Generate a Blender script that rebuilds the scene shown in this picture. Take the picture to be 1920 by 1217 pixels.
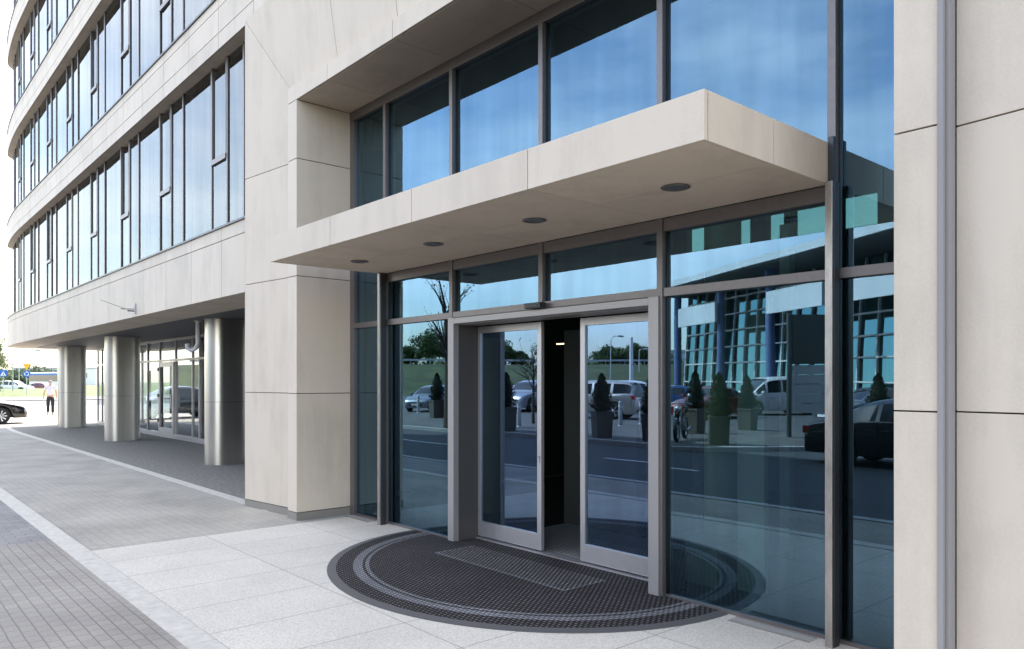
import bpy, bmesh, math, random
from mathutils import Vector, Matrix
R = math.radians
random.seed(7)
for o in list(bpy.data.objects): bpy.data.objects.remove(o, do_unlink=True)
scene = bpy.context.scene
COL = scene.collection

# ---------------------------------------------------------------- camera, world, sun, exposure
cam_data = bpy.data.cameras.new("camera"); cam = bpy.data.objects.new("camera", cam_data); COL.objects.link(cam)
scene.camera = cam
cam.location = (0, -4.83, 1.7); cam.rotation_euler = (R(90), 0, R(48.8))
cam_data.lens = 26.59; cam_data.sensor_width = 36; cam_data.shift_y = 0.055
cam_data.clip_start = .05; cam_data.clip_end = 3000
SUN_AZ = R(143); SUN_EL = R(50)          # azimuth counted from +x towards +y; the sun stands behind the building
sd = Vector((math.cos(SUN_AZ)*math.cos(SUN_EL), math.sin(SUN_AZ)*math.cos(SUN_EL), math.sin(SUN_EL)))
sun_data = bpy.data.lights.new("sun", 'SUN'); sun_data.energy = 2.3; sun_data.angle = R(.5); sun_data.color = (1, .95, .87)
sun = bpy.data.objects.new("sun", sun_data); COL.objects.link(sun); sun.rotation_euler = sd.to_track_quat('Z', 'Y').to_euler()
world = bpy.data.worlds.new("World"); scene.world = world; world.use_nodes = True
wn, wl = world.node_tree.nodes, world.node_tree.links
wn.clear()
wo = wn.new('ShaderNodeOutputWorld'); bg = wn.new('ShaderNodeBackground'); sky = wn.new('ShaderNodeTexSky')
sky.sky_type = 'NISHITA'; sky.sun_disc = False; sky.sun_elevation = SUN_EL
sky.sun_rotation = math.pi/2 - SUN_AZ; sky.dust_density = 1.3; sky.ozone_density = 1.0; sky.air_density = 1.0
tc = wn.new('ShaderNodeTexCoord'); mp = wn.new('ShaderNodeMapping'); mp.inputs['Scale'].default_value = (1.2, 1.2, 3.2)
nz = wn.new('ShaderNodeTexNoise'); nz.inputs['Scale'].default_value = 1.7; nz.inputs['Detail'].default_value = 7; nz.inputs['Roughness'].default_value = .55
rmp = wn.new('ShaderNodeValToRGB'); rmp.color_ramp.elements[0].position = .42; rmp.color_ramp.elements[1].position = .78
rmp.color_ramp.elements[0].color = (0.03, .03, .03, 1); rmp.color_ramp.elements[1].color = (.42, .42, .42, 1)
mixw = wn.new('ShaderNodeMix'); mixw.data_type = 'RGBA'; mixw.inputs[7].default_value = (12.5, 11.6, 10.6, 1)
bg.inputs['Strength'].default_value = .11
wl.new(tc.outputs['Generated'], mp.inputs['Vector']); wl.new(mp.outputs[0], nz.inputs['Vector']); wl.new(nz.outputs['Fac'], rmp.inputs[0])
wl.new(rmp.outputs[0], mixw.inputs[0]); wl.new(sky.outputs[0], mixw.inputs[6]); wl.new(mixw.outputs[2], bg.inputs[0]); wl.new(bg.outputs[0], wo.inputs[0])
vs = scene.view_settings
vs.view_transform = 'Standard'; vs.look = 'None'; vs.gamma = 1; vs.exposure = 2.42
scene.render.engine = 'CYCLES'
scene.cycles.max_bounces = 10; scene.cycles.glossy_bounces = 6; scene.cycles.transparent_max_bounces = 14; scene.cycles.diffuse_bounces = 4; scene.cycles.caustics_reflective = False; scene.cycles.caustics_refractive = False

# ---------------------------------------------------------------- materials
def new_mat(name):
    m = bpy.data.materials.new(name); m.use_nodes = True
    b = m.node_tree.nodes.get('Principled BSDF'); return m, m.node_tree.nodes, m.node_tree.links, b
def mat(name, col, rough=.6, metal=0, noise=0, nscale=8, bump=0, bscale=60, stretch=(1,1,1), spec=None, aniso=0, detail=6, emis=None, estr=0, coat=0):
    m, n, l, b = new_mat(name)
    b.inputs['Base Color'].default_value = (*col, 1); b.inputs['Roughness'].default_value = rough; b.inputs['Metallic'].default_value = metal
    if spec is not None: b.inputs['Specular IOR Level'].default_value = spec
    if coat: b.inputs['Coat Weight'].default_value = coat; b.inputs['Coat Roughness'].default_value = .03
    if emis: b.inputs['Emission Color'].default_value = (*emis, 1); b.inputs['Emission Strength'].default_value = estr
    if noise or bump:
        g = n.new('ShaderNodeNewGeometry'); mpp = n.new('ShaderNodeMapping'); mpp.inputs['Scale'].default_value = stretch
        l.new(g.outputs['Position'], mpp.inputs[0])
    if noise:
        t = n.new('ShaderNodeTexNoise'); t.inputs['Scale'].default_value = nscale; t.inputs['Detail'].default_value = detail
        t.inputs['Roughness'].default_value = .65
        l.new(mpp.outputs[0], t.inputs['Vector'])
        r = n.new('ShaderNodeValToRGB'); r.color_ramp.elements[0].position = .28; r.color_ramp.elements[1].position = .72
        r.color_ramp.elements[0].color = (*[c*(1-noise) for c in col], 1); r.color_ramp.elements[1].color = (*[min(1, c*(1+noise)) for c in col], 1)
        l.new(t.outputs['Fac'], r.inputs[0]); l.new(r.outputs[0], b.inputs['Base Color'])
    if bump:
        t2 = n.new('ShaderNodeTexNoise'); t2.inputs['Scale'].default_value = bscale; t2.inputs['Detail'].default_value = 4
        l.new(mpp.outputs[0], t2.inputs['Vector'])
        bp = n.new('ShaderNodeBump'); bp.inputs['Strength'].default_value = bump; bp.inputs['Distance'].default_value = .01
        l.new(t2.outputs['Fac'], bp.inputs['Height']); l.new(bp.outputs[0], b.inputs['Normal'])
    return m
def stone_mat(name, col):
    """limestone cladding: soft cloudy tone, faint streaks running down, small pits"""
    m, n, l, b = new_mat(name); b.inputs['Roughness'].default_value = .62; b.inputs['Specular IOR Level'].default_value = .3
    g = n.new('ShaderNodeNewGeometry')
    def noise(scale, st, det=5):
        mp_ = n.new('ShaderNodeMapping'); mp_.inputs['Scale'].default_value = st; l.new(g.outputs['Position'], mp_.inputs[0])
        t = n.new('ShaderNodeTexNoise'); t.inputs['Scale'].default_value = scale; t.inputs['Detail'].default_value = det; t.inputs['Roughness'].default_value = .6
        l.new(mp_.outputs[0], t.inputs['Vector']); return t
    a = noise(1.6, (1, 1, .6)); s = noise(7, (1, 1, .10)); f = noise(70, (1, 1, 1), 3)
    m1 = n.new('ShaderNodeMath'); m1.operation = 'MULTIPLY_ADD'; m1.inputs[1].default_value = .55
    l.new(s.outputs['Fac'], m1.inputs[0]); l.new(a.outputs['Fac'], m1.inputs[2])
    m2 = n.new('ShaderNodeMath'); m2.operation = 'MULTIPLY_ADD'; m2.inputs[1].default_value = .35
    l.new(f.outputs['Fac'], m2.inputs[0]); l.new(m1.outputs[0], m2.inputs[2])
    r = n.new('ShaderNodeValToRGB'); r.color_ramp.elements[0].position = .65; r.color_ramp.elements[1].position = 1.25/1.0 if False else 1.0
    r.color_ramp.elements[0].color = (*[c*.88 for c in col], 1); r.color_ramp.elements[1].color = (*[min(1, c*1.06) for c in col], 1)
    l.new(m2.outputs[0], r.inputs[0])
    k = n.new('ShaderNodeMapRange'); k.inputs[3].default_value = .955; k.inputs[4].default_value = 1.035; l.new(g.outputs['Random Per Island'], k.inputs[0])
    vm = n.new('ShaderNodeVectorMath'); vm.operation = 'SCALE'; l.new(r.outputs[0], vm.inputs[0]); l.new(k.outputs[0], vm.inputs['Scale']); l.new(vm.outputs[0], b.inputs['Base Color'])
    bp = n.new('ShaderNodeBump'); bp.inputs['Strength'].default_value = .12; bp.inputs['Distance'].default_value = .004
    l.new(f.outputs['Fac'], bp.inputs['Height']); l.new(bp.outputs[0], b.inputs['Normal'])
    return m
def glass_mat(name, tint, refl, base=.35, wav=.0015, wscale=1.3):
    """coated facade glass: mirror share rises at grazing angles, the rest is tinted see-through"""
    m, n, l, b = new_mat(name); n.remove(b); out = n['Material Output']
    gl = n.new('ShaderNodeBsdfGlossy'); gl.inputs['Roughness'].default_value = 0; gl.inputs['Color'].default_value = (*refl, 1)
    tr = n.new('ShaderNodeBsdfTransparent'); tr.inputs['Color'].default_value = (*tint, 1)
    fr = n.new('ShaderNodeFresnel'); fr.inputs['IOR'].default_value = 1.6
    ma = n.new('ShaderNodeMath'); ma.operation = 'MULTIPLY_ADD'; ma.inputs[1].default_value = 1-base; ma.inputs[2].default_value = base; ma.use_clamp = True
    mx = n.new('ShaderNodeMixShader')
    g2 = n.new('ShaderNodeNewGeometry'); m3 = n.new('ShaderNodeMapping'); m3.inputs['Scale'].default_value = (6, 6, .35); n3 = n.new('ShaderNodeTexNoise'); n3.inputs['Scale'].default_value = 1; n3.inputs['Detail'].default_value = 4
    k3 = n.new('ShaderNodeMapRange'); k3.inputs[1].default_value = .3; k3.inputs[2].default_value = .7; k3.inputs[3].default_value = .90; k3.inputs[4].default_value = 1.08
    l.new(g2.outputs['Position'], m3.inputs[0]); l.new(m3.outputs[0], n3.inputs['Vector']); l.new(n3.outputs['Fac'], k3.inputs[0])
    mm = n.new('ShaderNodeMath'); mm.operation = 'MULTIPLY'; mm.use_clamp = True; l.new(ma.outputs[0], mm.inputs[0]); l.new(k3.outputs[0], mm.inputs[1])
    l.new(fr.outputs[0], ma.inputs[0]); l.new(mm.outputs[0], mx.inputs[0]); l.new(tr.outputs[0], mx.inputs[1]); l.new(gl.outputs[0], mx.inputs[2]); l.new(mx.outputs[0], out.inputs[0])
    if wav:
        g = n.new('ShaderNodeNewGeometry'); t = n.new('ShaderNodeTexNoise'); t.inputs['Scale'].default_value = wscale; t.inputs['Detail'].default_value = 1
        bp = n.new('ShaderNodeBump'); bp.inputs['Strength'].default_value = 1; bp.inputs['Distance'].default_value = wav
        l.new(g.outputs['Position'], t.inputs['Vector']); l.new(t.outputs['Fac'], bp.inputs['Height']); l.new(bp.outputs[0], gl.inputs['Normal'])
    return m
def brick_mat(name, c1, c2, cm, w, h, mortar, rot=0, rough=.8, bump=.4, off=.5, noise=.15, nscale=90, patch=.12, loc=(0, 0)):
    m, n, l, b = new_mat(name); b.inputs['Roughness'].default_value = rough; b.inputs['Specular IOR Level'].default_value = .3
    g = n.new('ShaderNodeNewGeometry'); mp_ = n.new('ShaderNodeMapping'); mp_.inputs['Rotation'].default_value = (0, 0, rot); mp_.inputs['Location'].default_value = (*loc, 0)
    l.new(g.outputs['Position'], mp_.inputs[0])
    t = n.new('ShaderNodeTexBrick'); t.offset = off; t.inputs['Scale'].default_value = 1; t.inputs['Brick Width'].default_value = w; t.inputs['Row Height'].default_value = h
    t.inputs['Mortar Size'].default_value = mortar; t.inputs['Mortar Smooth'].default_value = .3; t.inputs['Bias'].default_value = 0
    t.inputs['Color1'].default_value = (*c1, 1); t.inputs['Color2'].default_value = (*c2, 1); t.inputs['Mortar'].default_value = (*cm, 1)
    wz = n.new('ShaderNodeTexNoise'); wz.inputs['Scale'].default_value = 4; wz.inputs['Detail'].default_value = 4; l.new(g.outputs['Position'], wz.inputs['Vector'])
    wv = n.new('ShaderNodeVectorMath'); wv.operation = 'MULTIPLY_ADD'; wv.inputs[1].default_value = (min(h, .1)*.10,)*3; l.new(wz.outputs['Color'], wv.inputs[0]); l.new(mp_.outputs[0], wv.inputs[2])
    l.new(wv.outputs[0], t.inputs['Vector'])
    nn = n.new('ShaderNodeTexNoise'); nn.inputs['Scale'].default_value = nscale; nn.inputs['Detail'].default_value = 3; l.new(g.outputs['Position'], nn.inputs['Vector'])
    n2 = n.new('ShaderNodeTexNoise'); n2.inputs['Scale'].default_value = 1.1; n2.inputs['Detail'].default_value = 5; l.new(g.outputs['Position'], n2.inputs['Vector'])
    def mr(src, a):
        k = n.new('ShaderNodeMapRange'); k.inputs[1].default_value = .3; k.inputs[2].default_value = .7; k.inputs[3].default_value = 1-a; k.inputs[4].default_value = 1+a
        l.new(src, k.inputs[0]); return k.outputs[0]
    mu = n.new('ShaderNodeMath'); mu.operation = 'MULTIPLY'; l.new(mr(nn.outputs['Fac'], noise), mu.inputs[0]); l.new(mr(n2.outputs['Fac'], patch), mu.inputs[1])
    vm = n.new('ShaderNodeVectorMath'); vm.operation = 'SCALE'; l.new(t.outputs['Color'], vm.inputs[0]); l.new(mu.outputs[0], vm.inputs['Scale'])
    l.new(vm.outputs[0], b.inputs['Base Color'])
    if bump:
        iv = n.new('ShaderNodeMath'); iv.operation = 'SUBTRACT'; iv.inputs[0].default_value = 1; l.new(t.outputs['Fac'], iv.inputs[1])
        bp = n.new('ShaderNodeBump'); bp.inputs['Strength'].default_value = bump; bp.inputs['Distance'].default_value = .004
        l.new(iv.outputs[0], bp.inputs['Height']); l.new(bp.outputs[0], b.inputs['Normal'])
    return m
M = {}
M['stone'] = stone_mat('limestone', (.655, .55, .435))
M['stone_w'] = stone_mat('limestone_wing', (.635, .54, .435))
M['joint'] = mat('dark_joint', (.03, .027, .025), .9)
M['frame'] = mat('bronze_frame', (.20, .175, .165), .42, .55, noise=.08, nscale=20)
M['frame_dk'] = mat('dark_frame', (.06, .06, .065), .4, .5)
M['alu'] = mat('silver_frame', (.50, .47, .465), .38, .6, noise=.04, nscale=12)
M['steel'] = mat('brushed_steel', (.68, .635, .58), .30, 1, noise=.07, nscale=14, stretch=(1, 1, .03), bump=.05, bscale=120)
M['post'] = mat('stained_steel', (.46, .41, .37), .36, .9, noise=.22, nscale=26, stretch=(1, 1, .25))
M['glass'] = glass_mat('entrance_glass', (.40, .62, .62), (.42, .69, .90), .20, .0011, 1.0)
M['glass_w'] = glass_mat('wing_glass', (.30, .38, .42), (.55, .57, .555), .22, .0015, 1.2)
M['glass_g'] = glass_mat('ground_glass', (.40, .50, .52), (.9, .95, 1.0), .30, .001, 1.0)
M['glass_t'] = glass_mat('teal_glass', (.09, .22, .21), (.17, .34, .36), .03, .006, .8)
M['glass_r'] = glass_mat('rear_glass', (.10, .17, .155), (.5, .8, .8), .1, 0)
M['door_glass'] = glass_mat('door_glass', (.32, .40, .48), (.42, .63, .95), .22, .0006, 1.0)
M['black'] = mat('black_plastic', (.015, .015, .016), .35)
M['rubber'] = mat('rubber', (.02, .02, .02), .7)
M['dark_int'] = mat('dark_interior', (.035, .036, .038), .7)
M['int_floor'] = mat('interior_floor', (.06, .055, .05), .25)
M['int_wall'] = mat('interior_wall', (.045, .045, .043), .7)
M['beige'] = mat('beige_panel', (.40, .35, .27), .6)
M['olive'] = mat('olive_column', (.22, .21, .09), .45)
M['white'] = mat('white_paint', (.72, .72, .71), .45, noise=.04, nscale=3)
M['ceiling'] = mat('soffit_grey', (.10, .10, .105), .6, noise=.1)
M['plinth'] = mat('granite_plinth', (.25, .225, .19), .55, noise=.22, nscale=120, bump=.1)
M['granite'] = brick_mat('granite_slabs', (.69, .62, .515), (.655, .59, .49), (.36, .33, .28), 1.12, .66, .005, rot=R(90), loc=(.33, -.14), off=0, noise=.21, nscale=95, bump=.3, patch=.07)
M['granite_band'] = mat('granite_band', (.62, .565, .475), .75, noise=.16, nscale=11, bump=.12, bscale=200)
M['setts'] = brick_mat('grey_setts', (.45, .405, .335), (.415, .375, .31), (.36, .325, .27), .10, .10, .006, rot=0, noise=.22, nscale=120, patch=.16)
M['blocks'] = brick_mat('paving_blocks', (.395, .35, .29), (.35, .31, .26), (.25, .22, .185), .135, .086, .005, rot=0, noise=.16, nscale=150, patch=.15, bump=.7)
M['blocks_bl'] = brick_mat('paving_blocks_blue', (.34, .315, .285), (.29, .27, .25), (.19, .175, .16), .205, .105, .005, rot=R(90), noise=.16, nscale=150, patch=.15)
M['cobbles'] = brick_mat('cobbles', (.20, .19, .17), (.13, .125, .115), (.06, .055, .05), .11, .10, .014, rot=R(20), noise=.3, nscale=40, patch=.2)
M['asphalt'] = mat('asphalt', (.055, .056, .06), .85, noise=.25, nscale=60, bump=.2, bscale=200)
M['lot'] = mat('lot_asphalt', (.085, .085, .085), .85, noise=.2, nscale=5)
M['kerb'] = mat('kerb_stone', (.40, .395, .38), .8, noise=.15, nscale=20)
M['road_paint'] = mat('road_paint', (.62, .62, .60), .7, noise=.15, nscale=30)
M['earth'] = mat('earth', (.17, .17, .11), .95, noise=.3, nscale=.3)
M['grass'] = mat('grass_green', (.048, .064, .016), .9, noise=.6, nscale=.22, bump=1, bscale=3, detail=9)
M['verge'] = mat('verge_green', (.095, .13, .03), .9, noise=.4, nscale=.8, bump=1, bscale=9)
M['conifer'] = mat('conifer_green', (.020, .030, .013), .8, noise=.4, nscale=9)
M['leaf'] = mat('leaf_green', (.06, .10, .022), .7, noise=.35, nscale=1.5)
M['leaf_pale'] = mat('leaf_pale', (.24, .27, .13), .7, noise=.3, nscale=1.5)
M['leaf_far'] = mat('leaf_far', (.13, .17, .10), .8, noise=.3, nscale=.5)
M['bark'] = mat('bark', (.09, .07, .055), .9, noise=.3, nscale=14, bump=.5, bscale=30)
M['planter'] = mat('planter_concrete', (.10, .09, .075), .7, noise=.1)
M['soil'] = mat('soil', (.05, .04, .03), 1)
M['galv'] = mat('galvanised', (.45, .46, .47), .45, .7)
M['blue_steel'] = mat('blue_steel', (.12, .17, .33), .45, noise=.05)
M['cream'] = mat('white_panel', (.70, .72, .72), .5)
M['brown'] = mat('brown_fin', (.12, .07, .065), .6)
M['warm'] = mat('lamp_warm', (.9, .8, .5), .5, emis=(1, .72, .35), estr=.9)
M['lens'] = mat('downlight_lens', (.14, .15, .16), .2, spec=.6)
M['skin'] = mat('skin', (.55, .33, .25), .6)
M['hair'] = mat('grey_hair', (.32, .30, .29), .8)
M['shirt'] = mat('pale_shirt', (.62, .60, .68), .8)
M['trousers'] = mat('dark_trousers', (.018, .018, .022), .8)
M['sign_blue'] = mat('sign_blue', (.02, .13, .48), .5)
M['sign_yellow'] = mat('sign_yellow', (.75, .42, .02), .5)
M['sign_white'] = mat('sign_white', (.8, .8, .8), .5)
M['sign_grey'] = mat('sign_panel', (.42, .43, .44), .5)
M['tyre'] = M['rubber']
M['rim'] = mat('alloy', (.65, .65, .66), .25, .9)
M['cglass'] = mat('car_glass', (.02, .025, .03), .03, spec=.9)
M['tail'] = mat('tail_red', (.35, .01, .01), .2)
M['head'] = mat('headlight', (.7, .7, .72), .1, .3)
M['band_yellow'] = mat('plaza_yellow', (.30, .36, .02), .9, noise=.3, nscale=2)

# ---------------------------------------------------------------- mesh helpers
class MB:
    def __init__(self): self.v = []; self.f = []; self.mi = []; self.sm = []
    def face(self, pts, mi=0, smooth=False):
        b = len(self.v); self.v += [tuple(p) for p in pts]; self.f.append(tuple(range(b, b+len(pts)))); self.mi.append(mi); self.sm.append(smooth); return self
    def grid(self, rows, mi=0, closed=False, smooth=True, flip=False):
        b = len(self.v); n = len(rows[0])
        for r in rows: self.v += [tuple(p) for p in r]
        for i in range(len(rows)-1):
            for j in range(n if closed else n-1):
                a = b+i*n+j; c = b+i*n+(j+1) % n; q = (a, c, c+n, a+n)
                self.f.append(q[::-1] if flip else q); self.mi.append(mi); self.sm.append(smooth)
        return self
    def hexa(self, p, mi=0):
        """8 points: bottom ring of 4, top ring of 4"""
        b = len(self.v); self.v += [tuple(q) for q in p]
        for q in ((0, 3, 2, 1), (4, 5, 6, 7), (0, 1, 5, 4), (1, 2, 6, 5), (2, 3, 7, 6), (3, 0, 4, 7)):
            self.f.append(tuple(b+i for i in q)); self.mi.append(mi); self.sm.append(False)
        return self
    def box(self, x0, x1, y0, y1, z0, z1, mi=0):
        x0, x1 = sorted((x0, x1)); y0, y1 = sorted((y0, y1)); z0, z1 = sorted((z0, z1))
        return self.hexa([(x0, y0, z0), (x1, y0, z0), (x1, y1, z0), (x0, y1, z0), (x0, y0, z1), (x1, y0, z1), (x1, y1, z1), (x0, y1, z1)], mi)
    def prism(self, poly, z0, z1, mi=0, smooth=False):
        n = len(poly); b = len(self.v)
        self.v += [(x, y, z0) for x, y in poly] + [(x, y, z1) for x, y in poly]
        c = b
        if smooth: c = len(self.v); self.v += [(x, y, z0) for x, y in poly] + [(x, y, z1) for x, y in poly]
        self.f.append(tuple(c+i for i in range(n))[::-1]); self.mi.append(mi); self.sm.append(False)
        self.f.append(tuple(c+n+i for i in range(n))); self.mi.append(mi); self.sm.append(False)
        for i in range(n):
            j = (i+1) % n; self.f.append((b+i, b+j, b+n+j, b+n+i)); self.mi.append(mi); self.sm.append(smooth)
        return self
    def tube(self, pts, r, n=8, mi=0, caps=True):
        pts = [Vector(p) for p in pts]; rs = r if isinstance(r, (list, tuple)) else [r]*len(pts); rows = []
        t0 = (pts[1]-pts[0]).normalized(); ref = Vector((0, 0, 1)) if abs(t0.z) < .9 else Vector((1, 0, 0))
        u = t0.cross(ref).normalized()
        for i, p in enumerate(pts):
            t = ((pts[min(i+1, len(pts)-1)]-pts[max(i-1, 0)])).normalized()
            u = (u - t*u.dot(t)).normalized(); w = t.cross(u)
            rows.append([p + (u*math.cos(2*math.pi*k/n)+w*math.sin(2*math.pi*k/n))*rs[i] for k in range(n)])
        self.grid(rows, mi, True)
        if caps: self.face(rows[0][::-1], mi); self.face(rows[-1], mi)
        return self
    def lathe(self, prof, c=(0, 0, 0), n=20, mi=0, axis='z', smooth=True):
        rows = []
        for r, h in prof:
            row = []
            for k in range(n):
                a = 2*math.pi*k/n; p = (r*math.cos(a), r*math.sin(a), h)
                if axis == 'y': p = (p[0], h, p[1])
                if axis == 'x': p = (h, p[0], p[1])
                row.append((c[0]+p[0], c[1]+p[1], c[2]+p[2]))
            rows.append(row)
        return self.grid(rows, mi, True, smooth)
def worldloc(o):
    v = Vector((0, 0, 0))
    while o: v += o.location; o = o.parent
    return v
def build(name, mb, mats, parent=None, local=False, bevel=0):
    """ONE mesh object; mesh given in world coordinates unless local"""
    if not isinstance(mats, (list, tuple)): mats = [mats]
    me = bpy.data.meshes.new(name)
    if local: org = Vector((0, 0, 0))
    else:
        xs = [v[0] for v in mb.v]; ys = [v[1] for v in mb.v]; zs = [v[2] for v in mb.v]
        org = Vector(((min(xs)+max(xs))/2, (min(ys)+max(ys))/2, min(zs)))
    me.from_pydata([tuple(Vector(v)-org) for v in mb.v], [], mb.f)
    for m in mats: me.materials.append(m)
    me.polygons.foreach_set('material_index', mb.mi); me.polygons.foreach_set('use_smooth', mb.sm)
    me.update()
    o = bpy.data.objects.new(name, me); COL.objects.link(o)
    if parent: o.parent = parent
    o.location = org - (worldloc(parent) if (parent and not local) else Vector((0, 0, 0)))
    if bevel:
        b = o.modifiers.new('bevel', 'BEVEL'); b.width = bevel; b.segments = 2; b.limit_method = 'ANGLE'
    return o
def tag(o, label, cat, group=None, kind=None):
    o['label'] = label; o['category'] = cat
    if group: o['group'] = group
    if kind: o['kind'] = kind
    return o
def struct(name, mb, mats, kind='structure'):
    o = build(name, mb, mats); o['kind'] = kind; return o
def thing(name, label, cat, loc=(0, 0, 0), rz=0, group=None):
    o = bpy.data.objects.new(name, None); COL.objects.link(o); o.empty_display_size = .3
    o.location = loc; o.rotation_euler = (0, 0, rz); return tag(o, label, cat, group)
def dup(root, loc, rz, label):
    r = root.copy(); COL.objects.link(r); r.location = loc; r.rotation_euler = (0, 0, rz); r['label'] = label
    for ch in list(root.children):
        c = ch.copy(); COL.objects.link(c); c.parent = r
        for g in ch.children: d = g.copy(); COL.objects.link(d); d.parent = c
    return r

# ================================================================ THE SETTING
struct('ground', MB().face([(-900, -900, -.16), (900, -900, -.16), (900, 900, -.16), (-900, 900, -.16)]), M['earth'])
YB = -3.03                                  # street edge of the granite forecourt
# ---- wing plan line: s runs leftwards from x=-10 along the fascia
S0, ds = -30.0, .05
_path = []
def _head(s):
    if s < 19: return 0
    if s < 23.6: return (s-19)/45
    if s < 24.7: return 4.6/45 + (s-23.6)/1.0
    return 4.6/45 + 1.1 + (s-24.7)/60
x, y = -10-S0, -.65
k = 0
while k*ds+S0 < 48:
    s = k*ds+S0; h = _head(s); _path.append((x, y, h)); x -= math.cos(h)*ds; y += math.sin(h)*ds; k += 1
def wp(s, off=0, z=0):
    fi = min(len(_path)-1.001, max(0, (s-S0)/ds)); i = int(fi); w = fi-i; P_, Q_ = _path[i], _path[i+1]
    px, py, h = (P_[0]+(Q_[0]-P_[0])*w, P_[1]+(Q_[1]-P_[1])*w, P_[2]+(Q_[2]-P_[2])*w)
    return (px + math.sin(h)*off, py + math.cos(h)*off, z)     # off: into the building
def ribbon(mb, s0, s1, o0, o1, z0, z1, mi=0, step=.65):
    h1 = _path[int((s1-S0)/ds)][2]-_path[int((s0-S0)/ds)][2]
    n = 1 if h1 < .002 else max(1, int(math.ceil((s1-s0)/(.33 if h1 > .1 else step))))
    pts = [s0+(s1-s0)*i/n for i in range(n+1)]
    for a, b in zip(pts, pts[1:]):
        A, B, C, D = wp(a, o0), wp(b, o0), wp(b, o1), wp(a, o1)
        mb.hexa([(A[0], A[1], z0), (D[0], D[1], z0), (C[0], C[1], z0), (B[0], B[1], z0), (A[0], A[1], z1), (D[0], D[1], z1), (C[0], C[1], z1), (B[0], B[1], z1)], mi)
def strip_poly(s0, s1, o0, o1, n=60):
    a = [wp(s0+(s1-s0)*i/n, o0)[:2] for i in range(n+1)]; b = [wp(s0+(s1-s0)*i/n, o1)[:2] for i in range(n+1)]
    return a, b
# ground sheets on a common pavement body
mb = MB(); mb.box(-60, 30, -4.62, 22, -.16, 0); struct('pavement_base', mb, M['kerb'])
def sheet(name, poly, z, m, kind='structure'):
    mb = MB(); mb.face([(a, b, z) for a, b in poly]); return struct(name, mb, m, kind)
sheet('forecourt_slabs', [(-8.44, YB), (12, YB), (12, -.0), (-8.44, -.0)], .004, M['granite'])
mb = MB()
for i in range(56):
    x0 = -46+i*1.0
    mb.box(x0+.003, x0+.997, YB-.19, YB, .0, .009)
struct('edge_band', mb, M['granite_band'])
front, back = strip_poly(-.0, 29, .05, 2.2)
a, _ = strip_poly(1.0, 34, -.06, 0)
poly = [(-8.44, YB), (-8.44, -.60)] + a + [(-48, 12), (-48, YB)]
sheet('side_paving', poly, .004, M['setts'])
mb = MB(); ribbon(mb, -.5, 36, -.10, .06, 0, .008); struct('column_line_band', mb, M['granite_band'])
poly = strip_poly(-.5, 36, .06, 1)[0] + [(-30, 12), (-9.6, 12)]
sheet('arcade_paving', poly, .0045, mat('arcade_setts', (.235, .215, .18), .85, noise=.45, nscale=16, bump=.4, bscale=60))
sheet('footpath', [(-9.3, -4.47), (14, -4.47), (14, YB-.19), (-9.3, YB-.19)], .0045, M['blocks'])
sheet('footpath_blue', [(-48, -4.47), (-9.3, -4.47), (-9.3, YB-.19), (-48, YB-.19)], .0045, M['blocks_bl'])
mb = MB()
for i in range(78): mb.box(-48+i*1.0+.004, -47+i*1.0-.004, -4.64, -4.47, -.16, .016)
struct('kerb', mb, M['kerb'])
sheet('road', [(-75, -30), (60, -30), (60, -4.64), (-75, -4.64)], -.12, M['asphalt'])
mb = MB()
for i in range(12): mb.box(-60+i*8, -57+i*8, -8.06, -7.94, -.12, -.116)
mb.box(-70, 50, -4.95, -4.87, -.12, -.1165)
struct('road_markings', mb, M['road_paint'])
isl = [(-60, -10.9), (-22, -10.9), (-12.4, -10.95), (-11.2, -11.5), (-10.2, -13.2), (-9.2, -14.3), (-2, -14.4), (18, -14.4), (18, -19.5), (-60, -19.5)]
mb = MB(); mb.prism(isl[::-1], -.16, 0); struct('island_base', mb, M['kerb'])
isl2 = [(-60, -11.1), (-22, -11.1), (-12.5, -11.15), (-11.4, -11.7), (-10.4, -13.4), (-9.3, -14.5), (-2, -14.6), (18, -14.6), (18, -19.4), (-60, -19.4)]
sheet('cobbled_island', isl2, .005, M['cobbles'])
sheet('car_park', [(-110, -62), (30, -62), (30, -19.4), (-110, -19.4)], -.005, M['lot'])
# embankment, crest line square to the reflected view
vr = Vector((-.752, -.659, 0)); rr = Vector((.659, -.752, 0)); c0 = Vector((0, 4.83, 0))
rows = []
for i in range(61):
    k = -58+i*3.6; row = []
    for t, z in ((88, -.1), (94, .5), (100, 1.5), (108, 2.9), (116, 4.1), (119, 4.25), (150, 4.25), (170, -.1)):
        p = c0+vr*t+rr*k; row.append((p.x, p.y, z+(random.random()-.5)*.25*(z > 0)))
    rows.append(row)
mb = MB(); mb.grid(rows, smooth=True); struct('embankment', mb, M['grass'])
# left distance: road, verge, pale kerb strip
mb = MB(); mb.box(-76, -48, -60, 60, -.16, -.02); struct('side_street', mb, mat('pale_asphalt', (.13, .128, .125), .85, noise=.1))  # asphalt tone paler than the main road
mb = MB(); mb.box(-90, -76, -60, 60, -.16, .06); struct('far_pavement', mb, mat('pale_paving', (.27, .225, .19), .85, noise=.12))
rows = []
random.seed(3)
for i in range(41):
    rows.append([(-90-j*12, -60+i*4, (.0 if j == 0 else .1+min(j, 3)*.12+random.random()*.2)) for j in range(11)])
mb = MB(); mb.grid(rows); g = struct('grass_verge', mb, M['verge'])

# ================================================================ OFFICE BUILDING
B = thing('office_building', 'beige stone office building with glazed entrance bay, flat canopy and curved window wing', 'building', (-8, 1, 0))
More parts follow.
